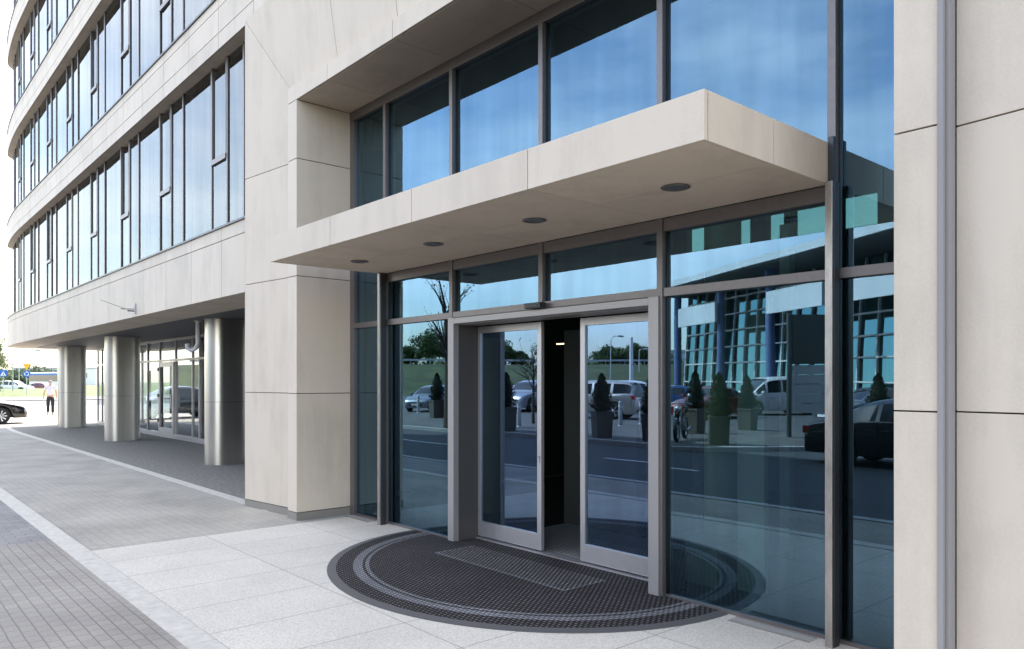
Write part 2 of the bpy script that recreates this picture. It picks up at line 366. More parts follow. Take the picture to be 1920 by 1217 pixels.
# ---- entrance wall: pilasters, splayed stone, lintel
XL, XR = -8.61, -1.646; ZH = 5.11; FY = -.76; GY = 0.0
def panel(mb, p, th=.03):
    """stone slab given by 4 outer points (counter-clockwise from the street), thickness inwards"""
    P = [Vector(q) for q in p]; n = (P[1]-P[0]).cross(P[2]-P[0]).normalized()
    mb.hexa([P[0]-n*th, P[1]-n*th, P[1], P[0], P[3]-n*th, P[2]-n*th, P[2], P[3]], 0)
JZ = [.1, 1.545, 2.975, 4.40, ZH]
g = .004
def pilaster(x0, x1, sidex):
    mb = MB()
    xs0, xs1 = min(x0, x1), max(x0, x1)
    for z0, z1 in zip(JZ, JZ[1:]):
        mb.box(xs0, xs1, FY, -.02 if True else 0, z0+g, z1-g)
    mb.box(xs0+.012, xs1-.012, FY+.012, -.03, .1, ZH, 1)
    return mb
# left: pilaster front from -8.85 to -8.61, its flank runs back to the glass
build('pilaster', pilaster(-8.85, XL, XL), [M['stone'], M['joint']], B, bevel=.0025)
build('pilaster', pilaster(XR, -1.436, XR), [M['stone'], M['joint']], B, bevel=.0025)
# splayed walls beside the pilasters
def splay(xa, ya, xb, yb, miter_in, miter_out, joints):
    """vertical stone face from (xa,ya) inner edge to (xb,yb) outer edge, mitred top"""
    mb = MB()
    A = Vector((xa, ya, 0)); Bp = Vector((xb, yb, 0)); sgn = 1 if xb > xa else -1
    def pt(t, z): p = A.lerp(Bp, t); return (p.x, p.y, z)
    zz = joints
    for z0, z1 in zip(zz, zz[1:]):
        if z1 <= miter_in+.001: pts = [pt(0, z0+g), pt(1, z0+g), pt(1, z1-g), pt(0, z1-g)]
        else: pts = [pt(0, z0+g), pt(1, z0+g), pt(1, miter_out-g), pt(0, miter_in-g)]
        if sgn < 0: pts = [pts[1], pts[0], pts[3], pts[2]]
        panel(mb, pts)
    d = (Bp-A).normalized(); nn = Vector((-d.y, d.x, 0)); nn = nn if nn.y > 0 else -nn
    q = [A+nn*.02, Bp+nn*.02, Bp+nn*.25, A+nn*.25]
    if sgn < 0: q = q[::-1]
    mb.hexa([(p.x, p.y, .0) for p in q] + [(p.x, p.y, (miter_in if (p-A).length < .4 else miter_out)-.01) for p in q], 1)
    return mb
mL = splay(-8.85, -.655, -10.1, -.80, 5.22, 6.58, [.1, 1.545, 3.0, 4.43, 6.6])
build('splayed_wall', mL, [M['stone'], M['joint']], B, bevel=.002)
mR = splay(-1.386, -.655, .25, -.86, 5.22, 6.58, [.1, 1.545, 2.975, 4.40, 6.6])
mR2 = MB()
build('splayed_wall', mR, [M['stone'], M['joint']], B, bevel=.002)
mb = MB()
for i in range(7):
    x0 = .25+i*1.4
    for z0, z1 in zip([.1, 1.545, 2.975, 4.40, 6.6], [1.545, 2.975, 4.40, 6.6]): mb.box(x0+g, x0+1.4-g, -.86, -.83, z0+g, z1-g)
mb.box(.26, 10.04, -.835, -.4, 0, 6.6, 1)
build('wall', mb, [M['stone'], M['joint']], B)
# plinth pieces
mb = MB()
mb.prism([(-8.86, -.655), (-8.86, FY-.002), (XL+.002, FY-.002), (XL+.002, -.03), (-8.7, -.03), (-8.7, -.4)][::-1], .0, .096)
mb.prism([(-10.1, -.802), (-8.86, -.657), (-8.86, -.5), (-10.1, -.6)], .0, .096)
build('plinth', mb, M['plinth'], B); mb = MB(); mb.box(XR-.002, -1.418, FY-.002, -.03, 0, .096)
mb.prism([(-1.4, -.66), (.25, -.863), (.25, -.6), (-1.4, -.5)], 0, .096); mb.box(.25, 10, -.863, -.5, 0, .096)
build('plinth', mb, M['plinth'], B)
# lintel: soffit panels, front strip, splayed upper wall
JX = [-8.85, -7.83, -6.46, -5.09, -3.71, -2.33, -1.42]
mb = MB()
for i, (x0, x1) in enumerate(zip(JX, JX[1:])):
    a = XL if i == 0 else x0; b = XR if i == len(JX)-2 else x1
    mb.box(x0+(0 if i == 0 else g), x1-(0 if i == len(JX)-2 else g), FY, FY+.03, ZH+.003, ZH+.19)      # front strip
    mb.box(a+(.0 if i == 0 else g), b-g, FY+.034, -.02, ZH, ZH+.03)                                   # soffit slab
    mb.box(x0, x1, FY+.03, -.5, ZH+.16, ZH+.188)
mb.box(-8.84, -1.43, FY+.04, -.03, ZH+.031, ZH+.158, 1)
build('lintel', mb, [M['stone'], M['joint']], B, bevel=.002)
mb = MB()
jx2 = [-8.95, -7.75, -6.5, -5.1, -3.7, -2.3, -1.3]
zi, zo, yi, yo = 5.22, 6.58, -.655, -.80
for i, (x0, x1) in enumerate(zip(jx2, jx2[1:])):
    lo0 = -8.85 if i == 0 else x0+.006; hi0 = -10.1 if i == 0 else x0+.006-.1*(x0+5)/-3
    lo1 = -1.37 if i == 5 else x1; hi1 = .25 if i == 5 else x1-.1*(x1+5)/-3
    a, b, c, d = [Vector(p) for p in ((lo0+.004, yi, zi), (lo1, yi, zi), (hi1, yo, zo), (hi0+.004, yo, zo))]
    panel(mb, [a, b, c, d])
mb.hexa([(-8.8, yi+.03, zi), (-1.4, yi+.03, zi), (-1.4, -.1, zi+.3), (-8.8, -.1, zi+.3), (-10, yo+.03, zo), (.2, yo+.03, zo), (.2, -.1, zo), (-10, -.1, zo)], 1)
build('upper_wall', mb, [M['stone'], M['joint']], B)
# metal downpipe profile on the right splay
mb = MB(); mb.box(-1.432, -1.405, -.778, -.66, .0, 6.5, 0); mb.box(-1.405, -1.388, -.745, -.66, 0, 6.5, 0)
build('metal_profile', mb, mat('profile_alu', (.31, .285, .275), .65, .0), B, bevel=.003)

# ---- entrance glazing
mull = [-7.76, -6.44, -5.06, -3.70, -2.32]
def pane(mbx, x0, x1, z0, z1, y, m, name='pane', parent=None):
    tx, tz = random.uniform(-.0005, .0005), random.uniform(-.0005, .0005)
    q = MB().face([(x0, y+tx, z0), (x1, y-tx, z0), (x1, y-tx+tz, z1), (x0, y+tx+tz, z1)])
    return build(name, q, m, parent)
def mullion(x, z0, z1, w=.055, y0=-.055, y1=.09):
    q = MB(); q.box(x-w/2, x+w/2, y0, y1, z0, z1); q.box(x-w/2-.012, x+w/2+.012, -.012, .03, z0, z1, 1); return q
edges = [(-8.50, -7.79), (-7.73, -6.47), (-6.41, -5.09), (-5.03, -3.73), (-3.67, -2.35), (-2.29, -1.66)]
W = build('glass_wall', MB().box(-8.60, -8.50, -.04, .1, 0, 4.99).box(-8.60, -1.646, -.045, .1, 4.99, ZH-.004), M['frame'], B)
for x0, x1 in ((-8.5, -6.48), (-3.69, -1.65)): build('bottom_rail', MB().box(x0, x1, -.02, .08, .0, .03), M['frame'], W)
for x in mull: build('mullion', mullion(x, 0 if x not in (-5.06,) else 2.42, 4.99), [M['frame'], M['black']], W)
q = MB()
for x0, x1 in ((-8.5, -7.79), (-7.73, -6.47), (-3.67, -2.35), (-2.29, -1.66)): q.box(x0, x1, -.045, .08, 2.36, 2.425)
q.box(-6.41, -3.73, -.05, .08, 2.365, 2.425)
for x0, x1 in ((-7.73, -6.47), (-6.41, -5.09), (-5.03, -3.73), (-3.67, -2.35)): q.box(x0, x1, -.045, .08, 2.87, 2.968)
build('transom', q, M['frame'], W)
for i, (x0, x1) in enumerate(edges):
    if i not in (2, 3): pane(None, x0, x1, .03, 2.36, GY, M['glass'], 'pane', W)
    if i in (0, 5): pane(None, x0, x1, 2.425, 4.99, GY, M['glass'], 'pane', W)
    else:
        pane(None, x0, x1, 2.425, 2.87, GY, M['glass'], 'pane', W); pane(None, x0, x1, 2.968, 4.99, GY, M['glass'], 'pane', W)
for a, b in ((-7.84, -6.59), (-6.34, -6.01), (-5.89, -4.6), (-4.35, -3.6), (-3.3, -2.3), (-2.0, -.9)):
    build('rear_pane', MB().face([(a, 6.1, 3.9), (b, 6.1, 3.9), (b, 6.1, 5.9), (a, 6.1, 5.9)]), M['glass_r'], B)
# steel posts that carry the canopy
for x in (-7.735, -2.292):
    q = MB(); q.box(x-.024, x+.024, -.15, -.06, 0, 2.97); q.box(x+.024, x+.03, -.13, -.06, 0, 2.97, 1)
    build('post', q, [M['post'], M['frame_dk']], B, bevel=.004)
q = MB(); q.box(-2.325, -2.29, -.09, -.056, 2.975, 3.27); build('bracket', q, M['frame_dk'], B)  # added dark strip: stands for the dark reflection low on the mullion
# ---- portal and sliding doors
q = MB()
q.box(-6.47, -6.37, -.07, .0, 0, 2.363); q.box(-6.44, -6.375, .0, .31, 0, 2.36, 1)
q.box(-3.80, -3.70, -.07, .0, 0, 2.363); q.box(-3.79, -3.72, .0, .31, 0, 2.36, 1)
q.box(-6.37, -3.80, -.07, .0, 2.298, 2.358); q.box(-6.375, -3.79, .0, .24, 2.29, 2.33)
build('door_portal', q, [mat('portal_metal', (.36, .33, .315), .45, .4), mat('shaded_reveal_metal', (.095, .085, .078), .5, .3)], B, bevel=.003)  # reveal sides get a darker metal: their shade is put into the colour
q = MB(); q.box(-6.37, -3.80, .22, .36, 0.0, .022); build('threshold', q, M['alu'], B)
def leaf(x0, x1, lock):
    y0, y1 = .265, .305; z0, z1 = .035, 2.28
    q = MB(); q.box(x0, x0+.06, y0, y1, z0, z1); q.box(x1-.06, x1, y0, y1, z0, z1)
    q.box(x0+.06, x1-.06, y0, y1, z0, z0+.16); q.box(x0+.06, x1-.06, y0, y1, z1-.07, z1)
    d = build('sliding_door', q, M['alu'], B, bevel=.002)
    pane(None, x0+.06, x1-.06, z0+.16, z1-.07, .285, M['door_glass'], 'pane', d)
    if lock:
        k = MB(); k.lathe([(0, .255), (.012, .255), (.014, .265)], ((x1-.03), 0, .96), 12, axis='y'); k.box(x1-.038, x1-.022, .256, .266, .90, .945)
        build('lock', k, M['galv'], d)
leaf(-6.40, -5.385, True); leaf(-4.86, -3.75, False)
q = MB(); q.prism([(-5.21, -.07), (-4.97, -.07), (-4.985, -.135), (-5.195, -.135)][::-1], 2.365, 2.415); q.box(-5.17, -5.01, -.140, -.13, 2.375, 2.4)
build('motion_sensor', q, M['black'], B, bevel=.008)
# ---- canopy
CZ0, CZ1, CY = 2.972, 3.24, -1.445
cx = [-7.80, -6.455, -5.09, -3.71, -2.33]
q = MB()
for i, (x0, x1) in enumerate(zip(cx, cx[1:])):
    q.box(x0+(0 if i == 0 else .004), x1-(0 if i == 3 else .004), CY, CY+.03, CZ0, CZ1)
    q.box(x0+(.034 if i == 0 else .003), x1-(.034 if i == 3 else .003), CY+.034, -.748, CZ0+.002, CZ0+.03)
    q.box(x0+(.034 if i == 0 else .003), x1-(.034 if i == 3 else .003), -.742, -.05, CZ0+.002, CZ0+.03)
for x0 in (cx[0], cx[-1]-.03):
    q.box(x0, x0+.03, CY+.038, -.749, CZ0, CZ1); q.box(x0, x0+.03, -.741, -.05, CZ0, CZ1)
q.box(cx[0]+.032, cx[-1]-.032, CY+.032, -.055, CZ0+.032, CZ1-.008, 1)
CAN = build('canopy', q, [M['stone'], M['joint']], B, bevel=.001)
for x in (-7.13, -5.77, -4.39, -3.03):
    k = MB(); k.lathe([(.085, CZ0+.004), (.098, CZ0-.004), (.080, CZ0-.010), (.070, CZ0-.002), (.066, CZ0+.0)], (x, -.75, 0), 28)
    dl = build('downlight', k, M['frame'], CAN)
    k = MB(); k.lathe([(.0001, CZ0-.004), (.066, CZ0-.002)], (x, -.75, 0), 24); build('lens', k, M['lens'], dl)

# ---- lobby seen through the glass
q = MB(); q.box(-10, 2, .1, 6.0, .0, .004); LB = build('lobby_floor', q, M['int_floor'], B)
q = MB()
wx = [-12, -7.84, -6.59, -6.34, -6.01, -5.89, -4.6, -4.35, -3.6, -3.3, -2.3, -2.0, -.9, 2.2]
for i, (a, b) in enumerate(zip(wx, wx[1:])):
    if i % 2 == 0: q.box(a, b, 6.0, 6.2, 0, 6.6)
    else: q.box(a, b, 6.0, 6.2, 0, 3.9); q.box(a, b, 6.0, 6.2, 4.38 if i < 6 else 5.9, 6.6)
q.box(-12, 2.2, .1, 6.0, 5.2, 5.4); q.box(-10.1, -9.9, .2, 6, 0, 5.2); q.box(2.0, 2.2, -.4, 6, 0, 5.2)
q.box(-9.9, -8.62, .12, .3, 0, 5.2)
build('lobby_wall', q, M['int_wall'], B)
q = MB(); q.box(-3.42, -3.18, .6, .66, 0, 2.35); q.box(-3.78, -3.68, 1.9, 2.0, 0, 3.2); q.box(-3.95, -3.55, .5, .9, 0, .34)
q.box(-2.3, -1.9, 2.5, 2.9, 0, 5.2)
build('interior_panel', q, M['beige'], B)
for c_, r_, h_ in (((-7.6, 1.45, 0), .16, 2.25), ((-4.05, 1.35, 0), .17, 5.2)):
    q = MB(); q.lathe([(r_, 0), (r_, h_)], c_, 20); build('interior_column', q, M['olive'], B)
q = MB(); q.box(-6.4, -5.35, 1.6, 1.66, 0, 2.3); q.box(-5.35, -5.25, 1.55, 1.7, 0, 2.6); q.box(-5.25, -4.7, 1.58, 1.64, 2.05, 2.15); q.box(-4.7, -4.62, 1.55, 1.68, 0, 2.6); q.box(-6.4, -3.7, .36, 1.66, 2.45, 2.5)
build('inner_door_frame', q, mat('vestibule_metal', (.10, .08, .065), .5, .2), B)
q = MB(); q.box(-6.30, -5.62, 2.6, 3.3, 0, 1.08); build('reception_desk', q, mat('desk_wood', (.30, .20, .12), .5, noise=.2), B)
q = MB()
for i in range(26): q.box(-6.3, -3.85, .40+i*.045, .425+i*.045, .004, .02)
build('entrance_grating', q, mat('grating', (.26, .24, .22), .5, .3), B)
for (x, yy, z, w) in ((-7.95, 3.0, 2.235, .2), (-7.6, 3.0, 2.225, .14), (-5.25, 3.0, 2.55, .5)):
    q = MB(); q.box(x, x+w, yy, yy+.04, z, z+.014); build('interior_lamp', q, M['warm'], B)

# ---- curved wing: fascias, windows, columns, arcade
bands = [(2.95, 3.98), (6.70, 7.47), (10.12, 10.88), (13.54, 14.30), (16.96, 17.70), (20.4, 21.2)]
SEND = 36.0
for bi, (z0, z1) in enumerate(bands):
    q = MB(); s = .05 if bi == 0 else -20.95
    s_from = s
    while s < SEND:
        e = min(s+1.32, SEND)
        if bi == 0: zs = [(z0, z1-.195), (z1-.183, z1)]
        else: zs = [(z0, z0+.235), (z0+.247, z1-.155), (z1-.143, z1)]
        for a, b in zs: ribbon(q, s+.006, e-.006, 0, .03, a, b)
        s = e
    ribbon(q, s_from, SEND, .032, .30, z0+.008, z1-.008, 1)
    ribbon(q, s_from, SEND, .036, (.92 if bi == 0 else .31), z0+.002, z0+.006)
    f = build('fascia', q, [M['stone_w'], M['joint']], B)
    q = MB(); ribbon(q, s_from, SEND, -.025, .33, z1+.002, z1+.03); build('sill_flashing', q, M['frame_dk'], f)
# windows
def win_module(s, z0, z1, parts, tilt, blind):
    F = MB(); zs, ze = z0+.03, z1
    glass = []
    for (w, kind) in parts:
        a, b = s, s+w
        ribbon(F, a-.025, a+.025, .185, .36, zs, ze); ribbon(F, a-.04, a-.025, .20, .23, zs, ze, 1)
        if kind == 'vent':
            zt = zs+(ze-zs)*.42
            ribbon(F, a+.03, b-.03, .17, .34, zt, zt+.08)
            ribbon(F, a+.027, a+.05, .18, .33, zt+.08, ze); ribbon(F, b-.05, b-.027, .18, .33, zt+.08, ze)
            glass.append((a+.03, b-.03, zs, zt, 0)); glass.append((a+.03, b-.03, zt+.09, ze-.09, tilt))
        else: glass.append((a+.03, b-.03, zs, ze, 0))
        s = b
    fr = build('window', F, [M['frame'], M['black']], B)
    for a, b, c, d, t in glass:
        j = random.uniform(-.004, .004)
        A = Vector(wp(a, .205+j)); C = Vector(wp(b, .205-j)); q = MB()
        A2 = Vector(wp(a, .205+j+t)); C2 = Vector(wp(b, .205-j+t*.2))
        q.face([(A2.x, A2.y, c), (A.x, A.y, d), (C.x, C.y, d), (C2.x, C2.y, c)] if False else [(A2.x, A2.y, c), (A2.x, A2.y, d), (C2.x, C2.y, d), (C2.x, C2.y, c)])
        build('pane', q, M['glass_w'], fr)
    if blind:
        q = MB(); n = int((blind-zs)/.05)
        s0, s1 = glass[0][0], glass[-1][1]
        for i in range(n): ribbon(q, s0, s1, .36, .40, zs+.05*i, zs+.05*i+.03)
        build('blind', q, M['white'], fr)
    return fr
random.seed(11)
for li in range(5):
    z0, z1 = bands[li][1], bands[li+1][0]
    s = 1.0
    win_module(-.42, z0, z1, [(1.42, 'fix')], 0, 4.95 if li == 0 else 0)
    k = 0
    while s+2.7 < 23.6:
        tilt = .05 if (k, li) in ((2, 0), (5, 0), (6, 0), (3, 1), (4, 2)) else 0
        win_module(s, z0, z1, [(.65, 'fix'), (.67, 'vent'), (1.38, 'fix')], tilt, 5.05 if (li == 0 and k < 4) else 0)
        s += 2.7; k += 1
    win_module(s, z0, z1, [(.5, 'fix'), (.5, 'fix')], 0, 0); win_module(23.62, z0, z1, [(.36, 'fix'), (.36, 'fix'), (.36, 'fix')], 0, 0); s = 24.75
    while s < 32: win_module(s, z0, z1, [(.65, 'fix'), (.67, 'vent'), (1.38, 'fix')], 0, 0); s += 2.7
# dark floors and core behind the windows
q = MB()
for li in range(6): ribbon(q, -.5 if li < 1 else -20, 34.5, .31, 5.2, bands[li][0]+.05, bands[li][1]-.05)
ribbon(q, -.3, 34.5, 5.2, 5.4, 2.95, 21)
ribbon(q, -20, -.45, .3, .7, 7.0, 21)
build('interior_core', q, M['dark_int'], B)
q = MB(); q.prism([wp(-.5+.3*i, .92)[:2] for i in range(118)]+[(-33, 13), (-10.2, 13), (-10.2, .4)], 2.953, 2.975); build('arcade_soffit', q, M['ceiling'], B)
# body of the building behind, keeps the sun off the street
q = MB(); q.prism([(-32, 5.6), (-32, 15), (-16, 15), (-16, 9), (11, 9), (11, 6.6), (2.3, 6.6), (2.3, 6.3), (-10, 6.3), (-10, 5.2)][::-1], 6.7, 23); q.box(-32, 11, -.3, 5.3, 21.0, 23)
q.box(-33, -19, 5.9, 15, 0, 6.69); q.box(2.25, 11, -.39, 6.55, 0, 21)
build('rear_block', q, M['stone_w'], B)
q = MB(); ribbon(q, 17, 34.9, .05, 6, 21.2, 23.5); build('parapet', q, M['stone_w'], B)
# steel columns (rounded-end plan)
for s in (5.55, 13.55, 21.6):
    c = wp(s, 1.67 if s < 20 else 1.88); n = 14; poly = []
    hw, hl = .28, .46
    for i in range(n+1): a = math.pi*i/n; poly.append((c[0]+hw*math.cos(a), c[1]+(hl-hw)+hw*math.sin(a)))
    for i in range(n+1): a = math.pi+math.pi*i/n; poly.append((c[0]+hw*math.cos(a), c[1]-(hl-hw)+hw*math.sin(a)))
    q = MB(); q.prism(poly, 0, 1.27, 0, True); q.prism(poly, 1.276, 2.95, 0, True)
    inner = [((x-c[0])*.98+c[0], (y-c[1])*.98+c[1]) for x, y in poly]; q.prism(inner, .1, 2.9, 1)
    build('column', q, [M['steel'], M['joint']], B)
# ground floor shopfront
SF = .0
q = MB(); OG = 2.98
xs = [.6, 3.2, 5.9, 8.6, 11.05, 11.6, 13.05, 14.55, 15.8, 17.4, 19.6, 22.35, 23.55]
for s in xs: ribbon(q, s-.03, s+.03, OG-.03, OG+.08, .0, 2.95)
ribbon(q, .6, 23.55, OG-.04, OG+.07, 0, .14); ribbon(q, .6, 23.55, OG-.04, OG+.07, 2.28, 2.34); ribbon(q, .6, 23.55, OG-.04, OG+.07, 2.88, 2.95)
SFR = build('shopfront', q, M['alu'], B)
for a, b in zip(xs, xs[1:]):
    for z0, z1 in ((.14, 2.28), (2.34, 2.88)):
        if (a, z0) == (10.9, .14): pass
        A, C = wp(a+.035, OG), wp(b-.035, OG); qq = MB().face([(A[0], A[1], z0), (A[0], A[1], z1), (C[0], C[1], z1), (C[0], C[1], z0)]); build('pane', qq, M['glass_g'], SFR)
q = MB(); ribbon(q, 13.09, 13.23, OG-.07, OG-.03, .15, 2.26); ribbon(q, 14.38, 14.5, OG-.07, OG-.03, .15, 2.26); ribbon(q, 13.2, 14.4, OG-.07, OG-.03, .15, .3); ribbon(q, 13.2, 14.4, OG-.07, OG-.03, 2.12, 2.26)
dd = build('door', q, M['alu'], B)
q = MB()
for z in (.45, 1.2, 2.0): ribbon(q, 14.47, 14.52, OG-.10, OG-.07, z, z+.1)
build('hinge', q, M['black'], dd)
q = MB(); ribbon(q, 13.12, 13.16, OG-.13, OG-.09, .9, 1.3); build('handle', q, M['galv'], dd)
q = MB(); e = wp(23.55, OG); q.box(e[0]-.04, e[0]+.02, e[1], e[1]+8, 0, .14); q.box(e[0]-.04, e[0]+.02, e[1], e[1]+8, 2.85, 2.95)
for i in range(5): q.box(e[0]-.05, e[0]+.03, e[1]+1.6*i, e[1]+1.6*i+.07, 0, 2.95)
build('shopfront', q, M['alu'], B)
q = MB(); ribbon(q, .5, 23.4, OG+2.6, OG+2.8, 0, 2.95); q.box(-10.3, -10.1, .3, 6, 0, 2.95); build('shop_wall', q, M['dark_int'], B)
# bent vent pipe under the soffit
p = wp(6.15, .70)
# ================================================================ THINGS AT THE BUILDING
P0 = Vector((-16.15, .62, 2.95))
q = MB(); q.tube([P0, P0+Vector((0, 0, -.25)), P0+Vector((0, 0, -.48)), P0+Vector((-.03, -.04, -.58)), P0+Vector((-.09, -.1, -.62)), P0+Vector((-.14, -.16, -.58)), P0+Vector((-.15, -.17, -.48))], .045, 12)
q.lathe([(.075, 2.93), (.075, 2.95)], (P0.x, P0.y, 0), 16)
tag(build('vent_pipe', q, M['sign_white']), 'white hooked pipe hanging from the dark soffit between two steel columns', 'pipe')
P1 = Vector(wp(5.86, -.02, 3.09))
V = thing('wall_aerial', 'thin metal bracket with a stay rod sticking out of the stone fascia', 'bracket', P1)
q = MB(); q.box(P1.x-.012, P1.x+.012, P1.y-.01, P1.y+.02, 2.99, 3.2); build('wall_plate', q, M['galv'], V)
q = MB(); q.tube([P1+Vector((0, 0, 0)), P1+Vector((-.12, -.22, .0))], .008, 6); q.tube([P1+Vector((0, 0, -.04)), P1+Vector((-.05, -.12, -.03))], .014, 6); q.tube([P1+Vector((-.08, -.14, .0)), P1+Vector((-.22, -.55, .16))], .004, 5); build('arm', q, M['frame_dk'], V)

# door mat
MT = thing('door_mat', 'large black rubber half-round mat with grey stripe in front of the sliding doors', 'door mat', (-5.15, -.9, 0))
MCX = -5.15
def ell(a, b, n=72, y0=-.03): return [(MCX+a*math.cos(math.pi+math.pi*i/n), y0+b*math.sin(math.pi+math.pi*i/n)) for i in range(n+1)]
def mat_pattern(name, c1, c2, cm):
    return brick_mat(name, c1, c2, cm, .044, .033, .013, rot=R(0), noise=.25, nscale=60, patch=.25, bump=1, rough=.8)
rub = mat_pattern('mat_rubber', (.25, .205, .19), (.17, .14, .13), (.014, .012, .011))
rub2 = mat_pattern('mat_stripe', (.44, .43, .43), (.34, .335, .34), (.13, .125, .125))
rub3 = mat_pattern('mat_inlay', (.55, .48, .45), (.36, .31, .29), (.03, .028, .026))
q = MB(); o_, i_ = ell(2.05, 1.84), ell(1.97, 1.76); zt = .016
q.grid([[(x, y, .005) for x, y in o_], [(x, y, .009) for x, y in o_], [(x, y, zt) for x, y in i_]], smooth=False)
build('rim', q, mat('mat_rim', (.11, .10, .093), .6), MT)
q = MB(); q.face([(x, y, zt) for x, y in i_]); q.box(-6.36, -3.81, -.03, .215, .005, .015)
build('mat_field', q, rub, MT)
q = MB()
for a, w in ((1.82, .085), (1.71, .035)):
    A, C = ell(a, a-.21), ell(a-w, a-.21-w); q.grid([[(x, y, zt+.002) for x, y in A], [(x, y, zt+.002) for x, y in C]], smooth=False)
build('stripe', q, rub2, MT)
q = MB(); q.face([(-6.05, -.5, zt+.0015), (-4.30, -.5, zt+.0015), (-4.30, -.04, zt+.0015), (-6.05, -.04, zt+.0015)]); build('inlay', q, rub3, MT)
q = MB(); q.box(-6.07, -4.28, -.53, -.50, zt, zt+.003); q.box(-6.07, -6.05, -.5, -.035, zt, zt+.003); q.box(-4.30, -4.28, -.5, -.035, zt, zt+.003)
build('inlay_border', q, mat_pattern('mat_border', (.58, .56, .55), (.45, .43, .42), (.08, .08, .08)), MT)
# slot drains at the foot of the glass
def drain(x0, x1, label):
    D = thing('slot_drain', label, 'drain', ((x0+x1)/2, -.12, 0), 0, 'slot drains along the foot of the entrance glass')
    q = MB(); q.box(x0, x1, -.165, -.155, .0, .012); q.box(x0, x1, -.055, -.045, .0, .012); build('drain_frame', q, M['plinth'], D)
    q = MB()
    for i in range(9): q.box(x0+.003, x1-.003, -.151+i*.0105, -.1465+i*.0105, .004, .010)
    build('grate', q, mat('drain_grate', (.40, .37, .33), .6, .1), D)
drain(-8.5, -7.96, 'short metal slot drain between stone pilaster and left steel post')
drain(-3.02, -2.42, 'longer metal slot drain between the black mat and the right steel post')

# ================================================================ CARS
def catmull(keys, n):
    """keys: list of tuples, first value x; returns resampled tuples"""
    out = []
    for i in range(len(keys)-1):
        p0 = keys[max(i-1, 0)]; p1 = keys[i]; p2 = keys[i+1]; p3 = keys[min(i+2, len(keys)-1)]
        for j in range(n):
            t = j/n; out.append(tuple(.5*((2*b)+(-a+c)*t+(2*a-5*b+4*c-d)*t*t+(-a+3*b-3*c+d)*t**3) for a, b, c, d in zip(p0, p1, p2, p3)))
    out.append(keys[-1]); return out
# stations from tail (x<0) to nose: x, shoulder z, top z, half width body, half width top
KIND = {
 'sedan': dict(L=4.6, H=1.44, wheels=(-1.38, 1.42), wr=.33, st=[(-2.3, .72, .74, .70, .55), (-2.2, .86, .90, .84, .66), (-1.75, .95, 1.00, .89, .66), (-1.25, .95, 1.22, .90, .60), (-.75, .94, 1.40, .91, .57), (-.1, .93, 1.44, .91, .58), (.45, .92, 1.36, .91, .58), (.95, .91, 1.08, .91, .64), (1.2, .88, .93, .90, .68), (1.7, .80, .85, .87, .66), (2.15, .68, .72, .78, .58), (2.3, .55, .58, .62, .45)], glass=(-1.45, 1.08), pillars=(-.62, .15)),
 'suv': dict(L=4.6, H=1.72, wheels=(-1.35, 1.38), wr=.37, st=[(-2.3, .95, .98, .80, .66), (-2.22, 1.08, 1.30, .88, .66), (-2.0, 1.10, 1.62, .91, .62), (-1.4, 1.09, 1.70, .92, .62), (-.5, 1.07, 1.72, .92, .62), (.2, 1.06, 1.69, .92, .62), (.7, 1.05, 1.50, .92, .64), (1.15, 1.03, 1.12, .91, .70), (1.6, .98, 1.03, .89, .68), (2.1, .86, .90, .82, .60), (2.3, .66, .70, .68, .50)], glass=(-2.1, 1.05), pillars=(-1.25, -.35, .45)),
 'van': dict(L=4.9, H=1.92, wheels=(-1.45, 1.55), wr=.34, st=[(-2.45, 1.02, 1.10, .84, .72), (-2.4, 1.08, 1.60, .92, .74), (-2.25, 1.08, 1.86, .95, .74), (-1.5, 1.08, 1.92, .95, .75), (.2, 1.07, 1.91, .95, .75), (.8, 1.06, 1.82, .95, .74), (1.3, 1.04, 1.48, .95, .74), (1.7, 1.0, 1.08, .93, .76), (2.2, .86, .90, .86, .68), (2.45, .66, .70, .72, .55)], glass=(-2.3, 1.55), pillars=(-1.1, .1, .95)),
}
